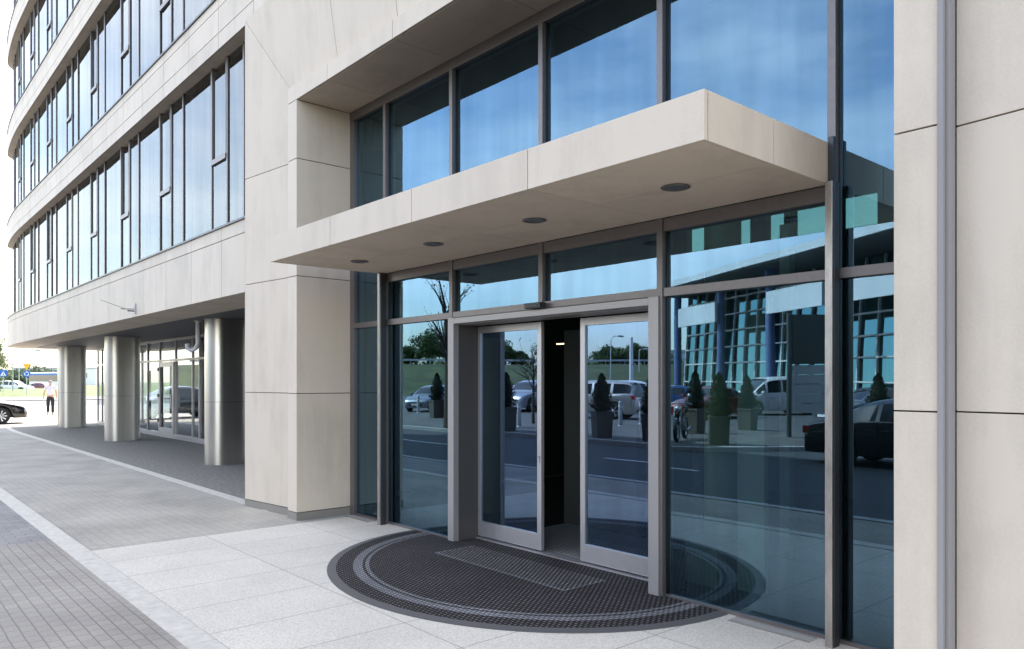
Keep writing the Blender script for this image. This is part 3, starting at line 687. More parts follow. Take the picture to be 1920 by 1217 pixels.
def make_car(kind, paint, label, loc, rz, cat='car', group='parked cars', plate=False):
    K = KIND[kind]; T = thing('parked_car' if cat == 'car' else 'parked_van', label, cat, loc, rz, group)
    st = catmull(K['st'], 5); wr = K['wr']; body = MB(); gl = MB(); well = MB()
    def bottom(x):
        zb = .24
        for w in K['wheels']:
            d = abs(x-w); ra = wr+.055
            if d < ra: zb = max(zb, wr+math.sqrt(ra*ra-d*d))
        return zb
    xs = []
    for a, b in zip(st, st[1:]):
        m = 3
        for j in range(m): xs.append(tuple(a[q]+(b[q]-a[q])*j/m for q in range(5)))
    xs.append(st[-1]); g0, g1 = K['glass']
    rows = []
    for (x, zs, ztp, wb, wt) in xs:
        zb = min(bottom(x), zs-.06); h = zs-zb
        sec = [(wb*.94, zb), (wb*.985, zb+h*.12), (wb, zb+h*.45), (wb*.995, zb+h*.7), (wb*.975, zs-h*.10), (wb*.945, zs)]
        up = max(ztp-zs, .01)
        sec += [(wb*.945+(wt-wb*.945)*.10, zs+up*.08), (wb*.945+(wt-wb*.945)*.82, zs+up*.80), (wt*.93, ztp-up*.055), (wt*.75, ztp-up*.0), (wt*.35, ztp+.012), (0, ztp+.015)]
        full = sec + [(-a, b) for a, b in sec[::-1][1:]]
        rows.append([(x, a, b) for a, b in full])
    n = len(rows[0])
    base = len(body.v)
    for r_ in rows: body.v += r_; gl.v += r_
    for i in range(len(rows)-1):
        xm = (rows[i][0][0]+rows[i+1][0][0])/2; up = xs[i][2]-xs[i][1]
        onroof = xs[i][2] > K['H']-.10
        for j in range(n-1):
            a = i*n+j; quad = (a, a+1, a+n+1, a+n)
            side = j == 6 or j == n-2-6
            top = 7 < j < n-2-7
            pil = any(abs(xm-p) < .05 for p in K['pillars'])
            isg = False
            if g0 < xm < g1:
                if side and up > .12 and not pil: isg = True
                if (top or j in (7, n-2-7)) and not onroof and up > .10: isg = True
                if j in (7, n-2-7): isg = False
            (gl if isg else body).f.append(quad); (gl if isg else body).mi.append(0); (gl if isg else body).sm.append(True)
    for r_, fl in ((rows[0], False), (rows[-1], True)):
        body.face(r_ if not fl else r_[::-1])
    body.face([(x, y, .26) for x, y in ((-2.0, -.6), (2.0, -.6), (2.0, .6), (-2.0, .6))])
    pm = paint
    b = build('body', body, pm, T, True); build('windows', gl, M['cglass'], T, True)
    wk = MB()
    for w in K['wheels']:
        wk.box(w-wr-.1, w+wr+.1, -.66, .66, .25, wr*2+.05)
    build('wheel_well', wk, M['rubber'], T, True)
    for w in K['wheels']:
        for sg in (-1, 1):
            q = MB(); yo, yi_ = sg*(K['st'][4][3]-.02), sg*(K['st'][4][3]-.24)
            q.lathe([(wr*.66, yo), (wr*.93, yo), (wr, yo-sg*.03), (wr, yi_+sg*.03), (wr*.6, yi_)], (w, 0, wr), 28, axis='y')
            ty = build('wheel', q, M['tyre'], T, True)
            q = MB(); q.lathe([(wr*.66, yo), (wr*.63, yo-sg*.03), (wr*.6, yo-sg*.08)], (w, 0, wr), 28, axis='y')
            for k in range(10 if kind == 'sedan' else 6):
                a = 2*math.pi*k/(10 if kind == 'sedan' else 6); da = .10 if kind == 'sedan' else .2
                pts = []
                for r_, d_ in ((.10, da*1.5), (.66, da)):
                    for s_ in (-1, 1): pts.append((w+wr*r_*math.cos(a+s_*d_*(.15/r_ if r_ < .2 else 1)), wr+wr*r_*math.sin(a+s_*d_*(.15/r_ if r_ < .2 else 1))))
                q.face([(pts[0][0], yo-sg*.012, pts[0][1]), (pts[1][0], yo-sg*.012, pts[1][1]), (pts[3][0], yo-sg*.006, pts[3][1]), (pts[2][0], yo-sg*.006, pts[2][1])])
            q.lathe([(.0001, yo-sg*.005), (wr*.14, yo-sg*.005), (wr*.16, yo-sg*.03)], (w, 0, wr), 16, axis='y')
            build('rim', q, M['rim'], ty, True)
            q = MB(); q.lathe([(.0001, yo-sg*.09), (wr*.62, yo-sg*.09)], (w, 0, wr), 20, axis='y'); build('brake_disc', q, M['frame_dk'], ty, True)
    nose, tail = K['st'][-2], K['st'][1]
    for sg in (-1, 1):
        q = MB(); z = nose[1]-.06; q.hexa([(nose[0]-.28, sg*(nose[3]*.99), z-.06), (nose[0]+.03, sg*(nose[3]*.96), z-.09), (nose[0]+.13, sg*nose[3]*.62, z-.10), (nose[0]-.1, sg*nose[3]*.6, z-.06),
                           (nose[0]-.28, sg*(nose[3]*.985), z+.035), (nose[0]+.0, sg*(nose[3]*.93), z+.01), (nose[0]+.06, sg*nose[3]*.62, z+.0), (nose[0]-.1, sg*nose[3]*.6, z+.05)])
        build('headlight', q, M['head'], T, True)
        q = MB(); z = tail[1]-.1; q.box(tail[0]-.09, tail[0]+.16, sg*tail[3]*.70, sg*tail[3]*1.0, z-.09, z+.08); build('tail_light', q, M['tail'], T, True, bevel=.02)
        q = MB(); xm = K['glass'][1]-.30; q.prism([(xm-.08, sg*.93), (xm+.1, sg*.95), (xm+.08, sg*1.10), (xm-.06, sg*1.12)] if sg < 0 else [(xm-.06, 1.12), (xm+.08, 1.10), (xm+.1, .93), (xm-.08, .93)], K['st'][5][1]+.02, K['st'][5][1]+.15)
        build('mirror', q, pm, T, True, bevel=.03)
    q = MB(); q.box(K['L']/2-.14, K['L']/2+.02, -.42, .42, .36, .50); q.box(-K['L']/2-.02, -K['L']/2+.1, -.5, .5, .32, .45); build('bumper_grille', q, M['black'], T, True, bevel=.02)
    q = MB(); q.box(K['L']/2+.015, K['L']/2+.03, -.26, .26, .38, .48); q.box(-K['L']/2-.035, -K['L']/2+.05, -.26, .26, .56, .66); build('number_plate', q, M['sign_white'], T, True)
    q = MB()
    for sg in (-1, 1):
        for p in K['pillars']: q.box(p-.006, p+.006, sg*(.905), sg*(.918 if kind != 'van' else .955), .42, .9)
        for p in K['pillars'][:2]: q.box(p+.55, p+.72, sg*.905, sg*(.935 if kind != 'van' else .965), .84, .865)
    build('door_trim', q, M['black'], T, True)
    return T
def paint(name, c, rough=.25, metal=.3): return mat(name, c, rough, metal, coat=.8)
pt = dict(black=paint('paint_black', (.008, .008, .010), .15, 0), silver=paint('paint_silver', (.45, .45, .46), .3, .7), white=paint('paint_white', (.75, .75, .75), .3, 0),
          grey=paint('paint_grey', (.17, .19, .22), .3, .6), blue=paint('paint_blue', (.03, .10, .28), .25, .4), red=paint('paint_red', (.20, .02, .02), .3, .2), beige=paint('paint_beige', (.50, .48, .44), .3, .6))
def head_from_virtual(dx, dy): return math.atan2(-dy, dx)      # a direction as seen in the glass, turned back to the street
make_car('sedan', pt['black'], 'black car with silver multi-spoke wheels nosing past the left end of the building', (-36.35, -1.72, -.0), R(83), group='cars in the car park and street')
G_ = 'cars in the car park and street'
def vcar(kind, p, X, Yv, hx, hy, label, cat='car'): return make_car(kind, pt[p], label, (X, -Yv, -.005), head_from_virtual(hx, hy), cat, G_)
rv = (.659, .752); vv = (-.752, .659)
vcar('suv', 'silver', -31.6, 23.6, .70*-vv[0]-.45*rv[0], .70*-vv[1]-.45*rv[1], 'silver people carrier facing the left door leaf, mirrored beside the thin tree')
vcar('sedan', 'white', -33.9, 28.2, -vv[0], -vv[1], 'small white car mirrored just right of the silver people carrier')
vcar('suv', 'beige', -22.8+.45*vv[0]-1.1*rv[0], 20.9+.5*vv[1]-1.1*rv[1], -.85*rv[0]+.45*vv[0], -.85*rv[1]+.45*vv[1], 'pale silver off-roader seen from behind in the right door leaf')
vcar('van', 'white', -21.9+2.1*rv[0]*.9, 29.4+2.1*rv[1]*.9+.4, -.95*rv[0]-.25*vv[0], -.95*rv[1]-.25*vv[1], 'white van mirrored beneath the blue columns of the glass hall', 'van')
vcar('sedan', 'grey', -35.4, 20.2, .85*-vv[0]-.3*rv[0], .85*-vv[1]-.3*rv[1], 'grey-blue saloon mirrored in the narrow pane left of the doors')
vcar('sedan', 'red', -33.2, 24.0, .2*-vv[0]-.95*rv[0], .2*-vv[1]-.95*rv[1], 'dark red car mirrored just behind the grey-blue saloon')
vcar('sedan', 'blue', -24.5, 27.6, -.95*rv[0]-.1*vv[0], -.95*rv[1], 'blue car mirrored behind the motorcycle')
vcar('sedan', 'red', -20.3, 25.2, -.6*vv[0]-.7*rv[0], -.6*vv[1]-.7*rv[1], 'dark red car mirrored in front of the white van, tree-topped planter before it')
vcar('sedan', 'grey', -12.5, 24.5, -.95*rv[0]-.2*vv[0], -.95*rv[1]-.2*vv[1], 'grey car mirrored just above the roof of the black saloon')
make_car('sedan', pt['black'], 'black saloon in the lay-by, mirrored large in the rightmost panes', (-6.2, -12.1, -.12), R(0), group=G_)
vcar('suv', 'blue', -38.0, 32.0, -vv[0], -vv[1], 'dark blue people carrier at the back of the mirrored car park')
vcar('suv', 'white', -28.8, 29.5, rv[0], rv[1], 'white off-roader roof showing behind the pale silver off-roader')

# ================================================================ STREET FURNITURE MIRRORED IN THE GLASS
def leafmass(mb, c, rad, n, size, shape='ball', clumps=14, rnd=random):
    cl = []
    for _ in range(clumps):
        while True:
            p = Vector((rnd.uniform(-1, 1), rnd.uniform(-1, 1), rnd.uniform(-1, 1)))
            if .35 < p.length < 1: break
        cl.append((p*.75, rnd.uniform(.25, .5)))
    for _ in range(n):
        if shape == 'ball':
            p, r_ = rnd.choice(cl); d = Vector((rnd.gauss(0, 1), rnd.gauss(0, 1), rnd.gauss(0, 1))).normalized()*r_*rnd.random()**.4; u = p+d
            P_ = Vector((c[0]+u.x*rad[0], c[1]+u.y*rad[1], c[2]+u.z*rad[2]))
        else:   # cone
            t = rnd.random()**1.3; a = rnd.uniform(0, 6.283); w = (1-t)**.6*(.62+.42*rnd.random())*(1+.16*math.sin(8*t*3+a*2)+.1*math.sin(5*a))*min(1, .55+t*4)
            P_ = Vector((c[0]+rad[0]*w*math.cos(a), c[1]+rad[1]*w*math.sin(a), c[2]+rad[2]*t))
        nrm = Vector((rnd.gauss(0, 1), rnd.gauss(0, 1), rnd.gauss(0, 1)+.4)).normalized(); u_ = nrm.orthogonal().normalized(); w_ = nrm.cross(u_)
        s_ = size*rnd.uniform(.6, 1.4)
        mb.face([P_-u_*s_, P_-w_*s_*.5, P_+u_*s_, P_+w_*s_*.5])
def make_planter(label):
    T = thing('conifer_planter', label, 'planter', (0, 0, 0), 0, 'planters with clipped conifers')
    q = MB(); h = .80
    q.hexa([(-.23, -.23, 0), (.23, -.23, 0), (.23, .23, 0), (-.23, .23, 0), (-.26, -.26, h), (.26, -.26, h), (.26, .26, h), (-.26, .26, h)])
    q.box(-.275, .275, -.275, .275, h-.06, h+.004); build('pot', q, M['planter'], T, True, bevel=.008)
    q = MB(); q.box(-.25, .25, -.25, .25, h+.004, h+.012); build('soil', q, M['soil'], T, True)
    q = MB(); q.tube([(0, 0, h), (0, 0, h+.3)], .025, 6); build('stem', q, M['bark'], T, True)
    q = MB(); rnd = random.Random(5); q.lathe([(.05, h+.05), (.2, h+.25), (.2, h+.6), (.12, h+.95), (.01, h+1.12)], (0, 0, 0), 10)
    leafmass(q, (0, 0, h+.03), (.36, .36, 1.17), 3200, .028, 'cone', rnd=rnd); build('foliage', q, M['conifer'], T, True)
    return T
pl = [(-14.6, 15.84, 'conifer planter mirrored just right of the motorcycle'), (-11.51, 12.52, 'conifer planter nearest the kerb, mirrored large in the wide right pane'), (-14.37, 18.53, 'conifer planter mirrored in front of the white van'),
      (-15.34, 11.61, 'conifer planter mirrored at the left edge of the right door leaf'), (-13.71, 11.91, 'conifer planter mirrored at the right edge of the right door leaf'), (-19.43, 11.3, 'conifer planter mirrored in the left door leaf'),
      (-28.2, 15.3, 'conifer planter mirrored left of the doors, farther from the trunk'), (-27.3, 15.6, 'conifer planter mirrored left of the doors, close to the trunk'),
      (-6.6, 17.0, 'conifer planter behind the black saloon, beside its roof'), (-9.3, 17.2, 'conifer planter behind the boot of the black saloon')]
p0 = make_planter(pl[0][2])
for i, (x, yv, lb) in enumerate(pl):
    if i == 0: p0.location = (x, -yv, .005); p0['label'] = lb
    else: c_ = dup(p0, (x, -yv, .005), R(random.uniform(-40, 40)), lb); c_.scale = (1, 1, random.uniform(.93, 1.06))
def make_bollard():
    T = thing('bollard', '', 'bollard', (0, 0, 0), 0, 'grey bollards along the car park edge')
    q = MB(); q.lathe([(.075, 0), (.075, .90), (.06, .93), (.0001, .935)], n=16); build('post', q, M['galv'], T, True)
    q = MB(); q.lathe([(.077, .70), (.077, .78)], n=16); build('reflective_band', q, M['sign_white'], T, True)
    q = MB(); q.lathe([(.11, 0), (.11, .02), (.076, .025)], n=16); build('foot', q, M['galv'], T, True)
    return T
bl = [(-20.95, 13.23, 'bollard mirrored in the left door leaf beside the thin tree'), (-18.9, 16.58, 'bollard mirrored left of the rear wheel of the pale off-roader'), (-19.31, 18.29, 'bollard mirrored right of the rear wheel of the pale off-roader'),
      (-19.9, 19.3+6.5, 'bollard mirrored left of the wheel of the white van'), (-20.0, 27.6, 'bollard mirrored right of the wheel of the white van'), (-33.5, 17.9, 'bollard with white band mirrored in front of the grey-blue saloon')]
b0 = make_bollard()
for i, (x, yv, lb) in enumerate(bl):
    if i == 0: b0.location = (x, -yv, 0); b0['label'] = lb
    else: dup(b0, (x, -yv, 0), 0, lb)
# motorcycle
T = thing('motorcycle', 'motorcycle on the cobbles, its wheel mirrored beside the right door jamb', 'motorcycle', (-12.85+.72*(-.45), -12.5-.72*.87, .005), math.atan2(.89, .45))
for nm, x in (('rear', -.72), ('front', .72)):
    q = MB()
    for k in range(29):
        pass
    q.lathe([(.25, -.05), (.30, -.055), (.325, -.02), (.325, .02), (.30, .055), (.25, .05)], (x, 0, .325), 26, axis='y'); wh = build('wheel', q, M['rubber'], T, True)
    q = MB(); q.lathe([(.25, -.03), (.235, 0), (.25, .03)], (x, 0, .325), 26, axis='y')
    for k in range(8): a = k*math.pi/4; q.tube([(x, 0, .325), (x+.24*math.cos(a), 0, .325+.24*math.sin(a))], .012, 5)
    build('rim', q, M['rim'], wh, True)
q = MB()
for sg in (-1, 1): q.tube([(.72, sg*.09, .325), (.50, sg*.09, .98)], .028, 8)
build('fork', q, M['galv'], T, True)
q = MB(); q.tube([(.5, 0, .9), (.3, 0, .75), (-.1, 0, .62), (-.4, 0, .7), (-.8, 0, .8)], .035, 8); q.tube([(.45, 0, .8), (.2, 0, .35), (-.25, 0, .35), (-.72, 0, .325)], .03, 8); build('frame', q, M['frame_dk'], T, True)
q = MB(); q.tube([(.42, 0, .88), (.25, 0, .93), (0, 0, .88), (-.1, 0, .82)], [.09, .16, .14, .05], 12); build('tank', q, paint('moto_orange', (.35, .07, .01)), T, True)
q = MB(); q.tube([(-.08, 0, .82), (-.3, 0, .83), (-.6, 0, .90), (-.8, 0, .97)], [.08, .13, .12, .05], 10); build('seat', q, M['black'], T, True)
q = MB(); q.tube([(.42, -.38, 1.05), (.5, -.2, 1.08), (.5, .2, 1.08), (.42, .38, 1.05)], .015, 6)
for sg in (-1, 1): q.tube([(.48, sg*.25, 1.08), (.52, sg*.3, 1.25)], .008, 5); q.lathe([(.0001, .50), (.06, .51), (.0001, .52)], (0, sg*.32, 1.28), 10, axis='x')
build('handlebar', q, M['galv'], T, True)
q = MB(); q.lathe([(.0001, .66), (.09, .64), (.08, .54), (.0001, .52)], (0, 0, .92), 14, axis='x'); build('headlight', q, M['head'], T, True)
q = MB(); q.box(-.12, .28, -.15, .15, .32, .62); q.tube([(.25, -.16, .45), (.1, -.18, .28), (-.7, -.18, .36)], .035, 8); build('engine', q, M['galv'], T, True, bevel=.03)
# directory sign
T = thing('directory_sign', 'tall sign with dark top box and pale slats, mirrored in the wide right pane', 'sign', (-11.3, -17.2, 0), math.atan2(-.752, .659)+R(0))
q = MB()
for x in (-.72, .72): q.box(x-.06, x+.06, -.06, .06, 0, 3.75)
build('post', q, M['frame_dk'], T, True)
q = MB(); q.box(-.66, .66, -.09, .09, 2.2, 3.7); build('top_box', q, M['black'], T, True, bevel=.01)
for i in range(5):
    q = MB(); q.box(-.66, .66, -.05, .05, .75+i*.285, 1.02+i*.285); build('slat', q, M['sign_grey'], T, True, bevel=.006)

# trees
def tree(name, label, base, h, cr, mat_, n, size, lean=0, trunk_r=.12, group=None, sparse=False, cat='tree', seed=1, support=False):
    rnd = random.Random(seed); T = thing(name, label, cat, base, 0, group); b = Vector(base)
    q = MB(); top = Vector((lean, 0, h*.75)); q.tube([(0, 0, 0), (lean*.2, .03, h*.2), (lean*.5, -.03, h*.45), top], [trunk_r*1.5, trunk_r, trunk_r*.8, trunk_r*.3], 8)
    ends = []
    for k in range(14 if sparse else 9):
        a = rnd.uniform(0, 6.283); z0 = h*rnd.uniform(.35, .72); e = Vector((lean*.5+math.cos(a)*cr*rnd.uniform(.4, .95), math.sin(a)*cr*rnd.uniform(.4, .95), z0+h*rnd.uniform(.12, .3)))
        s_ = Vector((lean*z0/h, 0, z0)); m_ = s_.lerp(e, .5)+Vector((0, 0, .1)); q.tube([s_, m_, e], [trunk_r*.38, trunk_r*.2, .008], 5); ends.append(e)
        for _ in range(3):
            e2 = e+Vector((rnd.gauss(0, .25)*cr, rnd.gauss(0, .25)*cr, abs(rnd.gauss(0, .25))*cr)); q.tube([m_, e2], [.015, .005], 4); ends.append(e2)
    build('trunk', q, M['bark'], T, True)
    q = MB()
    if sparse:
        for e in ends: leafmass(q, e, (cr*.22,)*3, n//len(ends), size, rnd=rnd, clumps=5)
    else: leafmass(q, (lean*.5, 0, h*.56), (cr, cr, h*.5), n, size, rnd=rnd, clumps=34)
    build('crown', q, mat_, T, True)
    if support:
        q = MB()
        for a in (0, 2.1, 4.2): q.tube([(.5*math.cos(a), .5*math.sin(a), 0), (.06*math.cos(a), .06*math.sin(a), 1.5)], .03, 6)
        build('stake', q, M['bark'], T, True)
    return T
tree('young_tree', 'young tree with a thick foot mirrored against the left door frame', (-21.97, -11.4, .0), 6.0, .8, M['leaf'], 160, .05, -.25, .15, sparse=True, seed=4)
tree('young_tree', 'thin sparse tree mirrored at the right edge of the left door leaf', (-22.2, -15.1, .0), 3.6, .9, M['leaf'], 260, .04, 0, .05, sparse=True, seed=9)
T = thing('street_sign', 'narrow blue-violet sign on a pole mirrored beside the trunk left of the doors', 'sign', (-21.9, -11.75, 0), R(-40))
q = MB(); q.tube([(0, 0, 0), (0, 0, 3.1)], .03, 8); build('pole', q, M['galv'], T, True)
q = MB(); q.box(-.05, .05, -.2, .2, 2.3, 3.05); build('sign_plate', q, M['blue_steel'], T, True, bevel=.008)
GT = 'trees along the embankment mirrored in the glass'
def emb(px_u, t, z=4.2):
    p = c0+vr*t+rr*(px_u*t); return (p.x, p.y, z)
specs = [(-.112, 124, 5.6, 3.3, 'round green tree on the embankment mirrored left of the doors'), (-.082, 126, 3.9, 2.4, 'lower bush beside the round tree mirrored left of the doors'), (-.022, 124, 4.2, 2.2, 'tree on the embankment mirrored at the left of the left door leaf'),
         (-.006, 126, 2.6, 1.6, 'small bush on the embankment mirrored in the middle of the left door leaf'), (.006, 126, 2.4, 1.4, 'small bush on the embankment right of the other small bush'), (.122, 127, 3.2, 2.6, 'broad bush mirrored at the left of the right door leaf'),
         (.143, 128, 3.0, 2.8, 'broad bush mirrored between lamp and white mast'), (.160, 127, 3.6, 2.7, 'broad bush mirrored behind the white mast'), (.178, 128, 3.2, 2.7, 'broad bush mirrored right of the white mast'), (-.14, 128, 3.4, 2.6, 'bush mirrored far left of the round tree')]
for i, (u, t, h, cr, lb) in enumerate(specs): tree('embankment_tree', lb, emb(u, t), h, cr, M['leaf'], 4200, .2, 0, .12, GT, seed=20+i)
q = MB(); rnd = random.Random(77)
for i in range(46):
    p = c0+vr*rnd.uniform(150, 168)+rr*rnd.uniform(-30, 120); w_ = rnd.uniform(4, 8); leafmass(q, (p.x, p.y, 4.0), (w_, w_, rnd.uniform(2.0, 3.4)), 420, .42, rnd=rnd, clumps=9)
o = build('distant_wood', q, M['leaf']); o['kind'] = 'stuff'; o['label'] = 'low dark green wood along the horizon behind the embankment'; o['category'] = 'wood'
# guard rail on the crest
T = thing('guard_rail', 'long metal guard rail along the grassy embankment crest mirrored in the doors', 'guard rail', tuple(c0+vr*118+rr*5)[:2]+(4.2,), math.atan2(rr.y, rr.x))
q = MB(); q.box(-60, 110, -.03, .03, .55, .85); build('rail', q, M['galv'], T, True)
q = MB()
for i in range(58): q.box(-60+i*3, -59.9+i*3, .03, .13, -.4, .8)
o = build('posts', q, M['galv'], T, True)
# lamps and mast
def lamp(label, loc, h, arm, rz=0, name='street_lamp'):
    T = thing(name, label, 'street lamp', loc, rz, 'street lamps'); q = MB(); q.tube([(0, 0, 0), (0, 0, h*.9), (arm*.15, 0, h*.97), (arm*.5, 0, h), (arm, 0, h)], [.1, .06, .05, .045, .04], 8); build('pole', q, M['galv'], T, True)
    q = MB(); q.tube([(arm, 0, h), (arm+.2, 0, h+.02), (arm+.7, 0, h-.02), (arm+.85, 0, h-.05)], [.05, .13, .13, .03], 8); build('lamp_head', q, M['sign_grey'], T, True); return T
lamp('street lamp mirrored in the right door leaf, left of the white mast', emb(.125, 96, .8), 6.6, .9, R(-60))
lamp('smaller street lamp mirrored right of the white mast', emb(.163, 108, 2.8), 3.4, .5, R(-40))
T = thing('white_mast', 'thick white mast mirrored in the right door leaf', 'mast', emb(.152, 92, .3)); q = MB(); q.tube([(0, 0, 0), (0, 0, 6.6)], [.28, .2], 12); build('pole', q, M['white'], T, True); q = MB(); q.lathe([(.22, 6.6), (.22, 6.7), (.0001, 6.75)], n=12); build('cap', q, M['galv'], T, True)
# low white building behind
T = thing('white_hall', 'long low white hall on the horizon mirrored in the right door leaf', 'building', emb(.165, 190, 0), math.atan2(rr.y, rr.x))
q = MB(); q.box(-7, 12, 0, 20, 0, 8.2); build('wall', q, M['cream'], T, True); q = MB(); q.prism([(-7.5, -.3), (12.5, -.3), (12.5, 20.3), (-7.5, 20.3)], 8.2, 8.6); build('roof', q, M['white'], T, True)
q = MB()
for i in range(5): q.box(-6+i*3.6, -4+i*3.6, -.05, .02, 5.5, 7)
build('window', q, M['cglass'], T, True)

# ---- glass hall across the street (mirrored)
A_ = Vector((-37.5, -41.6, 0)); D_ = Vector((.885, .466, 0)).normalized(); N_ = Vector((D_.y, -D_.x, 0))   # N_ points away from the street
if N_.y > 0: N_ = -N_
H = thing('glass_hall', 'curtain-walled hall with slanted mullions, blue columns and white roof edge across the street', 'building', tuple(A_), 0)
LH = 46
def hp(s, o, z): p = A_+D_*s+N_*o; return (p.x, p.y, z)
def hb(mb, s0, s1, o0, o1, z0, z1, mi=0): mb.hexa([hp(s0, o0, z0), hp(s1, o0, z0), hp(s1, o1, z0), hp(s0, o1, z0), hp(s0, o0, z1), hp(s1, o0, z1), hp(s1, o1, z1), hp(s0, o1, z1)][:4][::-1] + [hp(s0, o0, z1), hp(s1, o0, z1), hp(s1, o1, z1), hp(s0, o1, z1)][::-1], mi)
q = MB(); hb(q, -1, LH, 0, 22, 8.35, 8.75); RF = build('roof', q, M['cream'], H)
q = MB(); hb(q, -.9, LH, .2, 4.2, 8.25, 8.345); build('soffit', q, M['ceiling'], RF)
q = MB(); hb(q, 0, LH, 8.5, 9, 0, 8.2); hb(q, 0, .3, 4, 22, 0, 8.2); hb(q, LH-.3, LH, 4, 22, 0, 8.2); build('wall', q, mat('hall_wall', (.035, .045, .035), .8, noise=.5, nscale=.6), H)
for i in range(16):
    s0, s1 = i*2.9, (i+1)*2.9
    q = MB(); q.face([hp(s0, 3.4, 0), hp(s1, 3.4, 0), hp(s1, 3.9, 8.2), hp(s0, 3.9, 8.2)]); wn_ = build('window', q, M['glass_t'], H)
    q = MB()
    for f_ in (0, .5): q.hexa([hp(s0+2.9*f_-.04, 3.22, 0), hp(s0+2.9*f_+.04, 3.22, 0), hp(s0+2.9*f_+.04, 3.38, 0), hp(s0+2.9*f_-.04, 3.38, 0), hp(s0+2.9*f_-.04, 3.72, 8.2), hp(s0+2.9*f_+.04, 3.72, 8.2), hp(s0+2.9*f_+.04, 3.88, 8.2), hp(s0+2.9*f_-.04, 3.88, 8.2)])
    for z in (1.6, 2.9, 4.05, 5.2, 6.35, 7.5): hb(q, s0, s1, 3.2+z*.5/8.2, 3.36+z*.5/8.2, z-.04, z+.05)
    build('mullion', q, M['white'], wn_)
    q = MB()
    for _ in range(4): a_ = s0+random.uniform(.1, 2.5); o_ = random.uniform(4.8, 7); hb(q, a_, a_+random.uniform(.15, .5), o_, o_+.2, 2.9, 8.2)
    for _ in range(3): z_ = random.uniform(3.2, 7.8); a_ = s0+random.uniform(0, 1.4); hb(q, a_, a_+1.5, 5.5, 5.8, z_, z_+random.uniform(.1, .3))
    build('fin', q, random.choice([M['brown'], M['frame_dk'], M['brown']]), wn_)
    q = MB(); hb(q, s0+.05, s1-.05, 4.4, 4.5, 0, random.uniform(2.4, 2.9)); build('screen', q, random.choice([mat('screen_green', (.05, .07, .015), .7), mat('screen_dark', (.04, .04, .04), .7)]), wn_)
for s in (2.5, 8.97, 14.84, 21.4, 28.8, 36.7):
    q = MB(); p = hp(s, 1.6, 0); q.lathe([(.27, 0), (.27, 8.25)], p, 16); build('column', q, M['blue_steel'], H)
for s0, s1 in ((4.0, 9.4), (15.5, 20.6), (22.2, 27.8), (30, 35.5), (38, 43.5)):
    q = MB(); hb(q, s0, s1, .9, 1.1, 5.55, 6.85); build('banner_panel', q, M['cream'], H)

# ================================================================ LEFT DISTANCE
def Gd(px, t, z=0):
    u = (px-960)/1418; return (t*(-.7524+.6587*u), t*(.6587+.7524*u)-4.83, z)
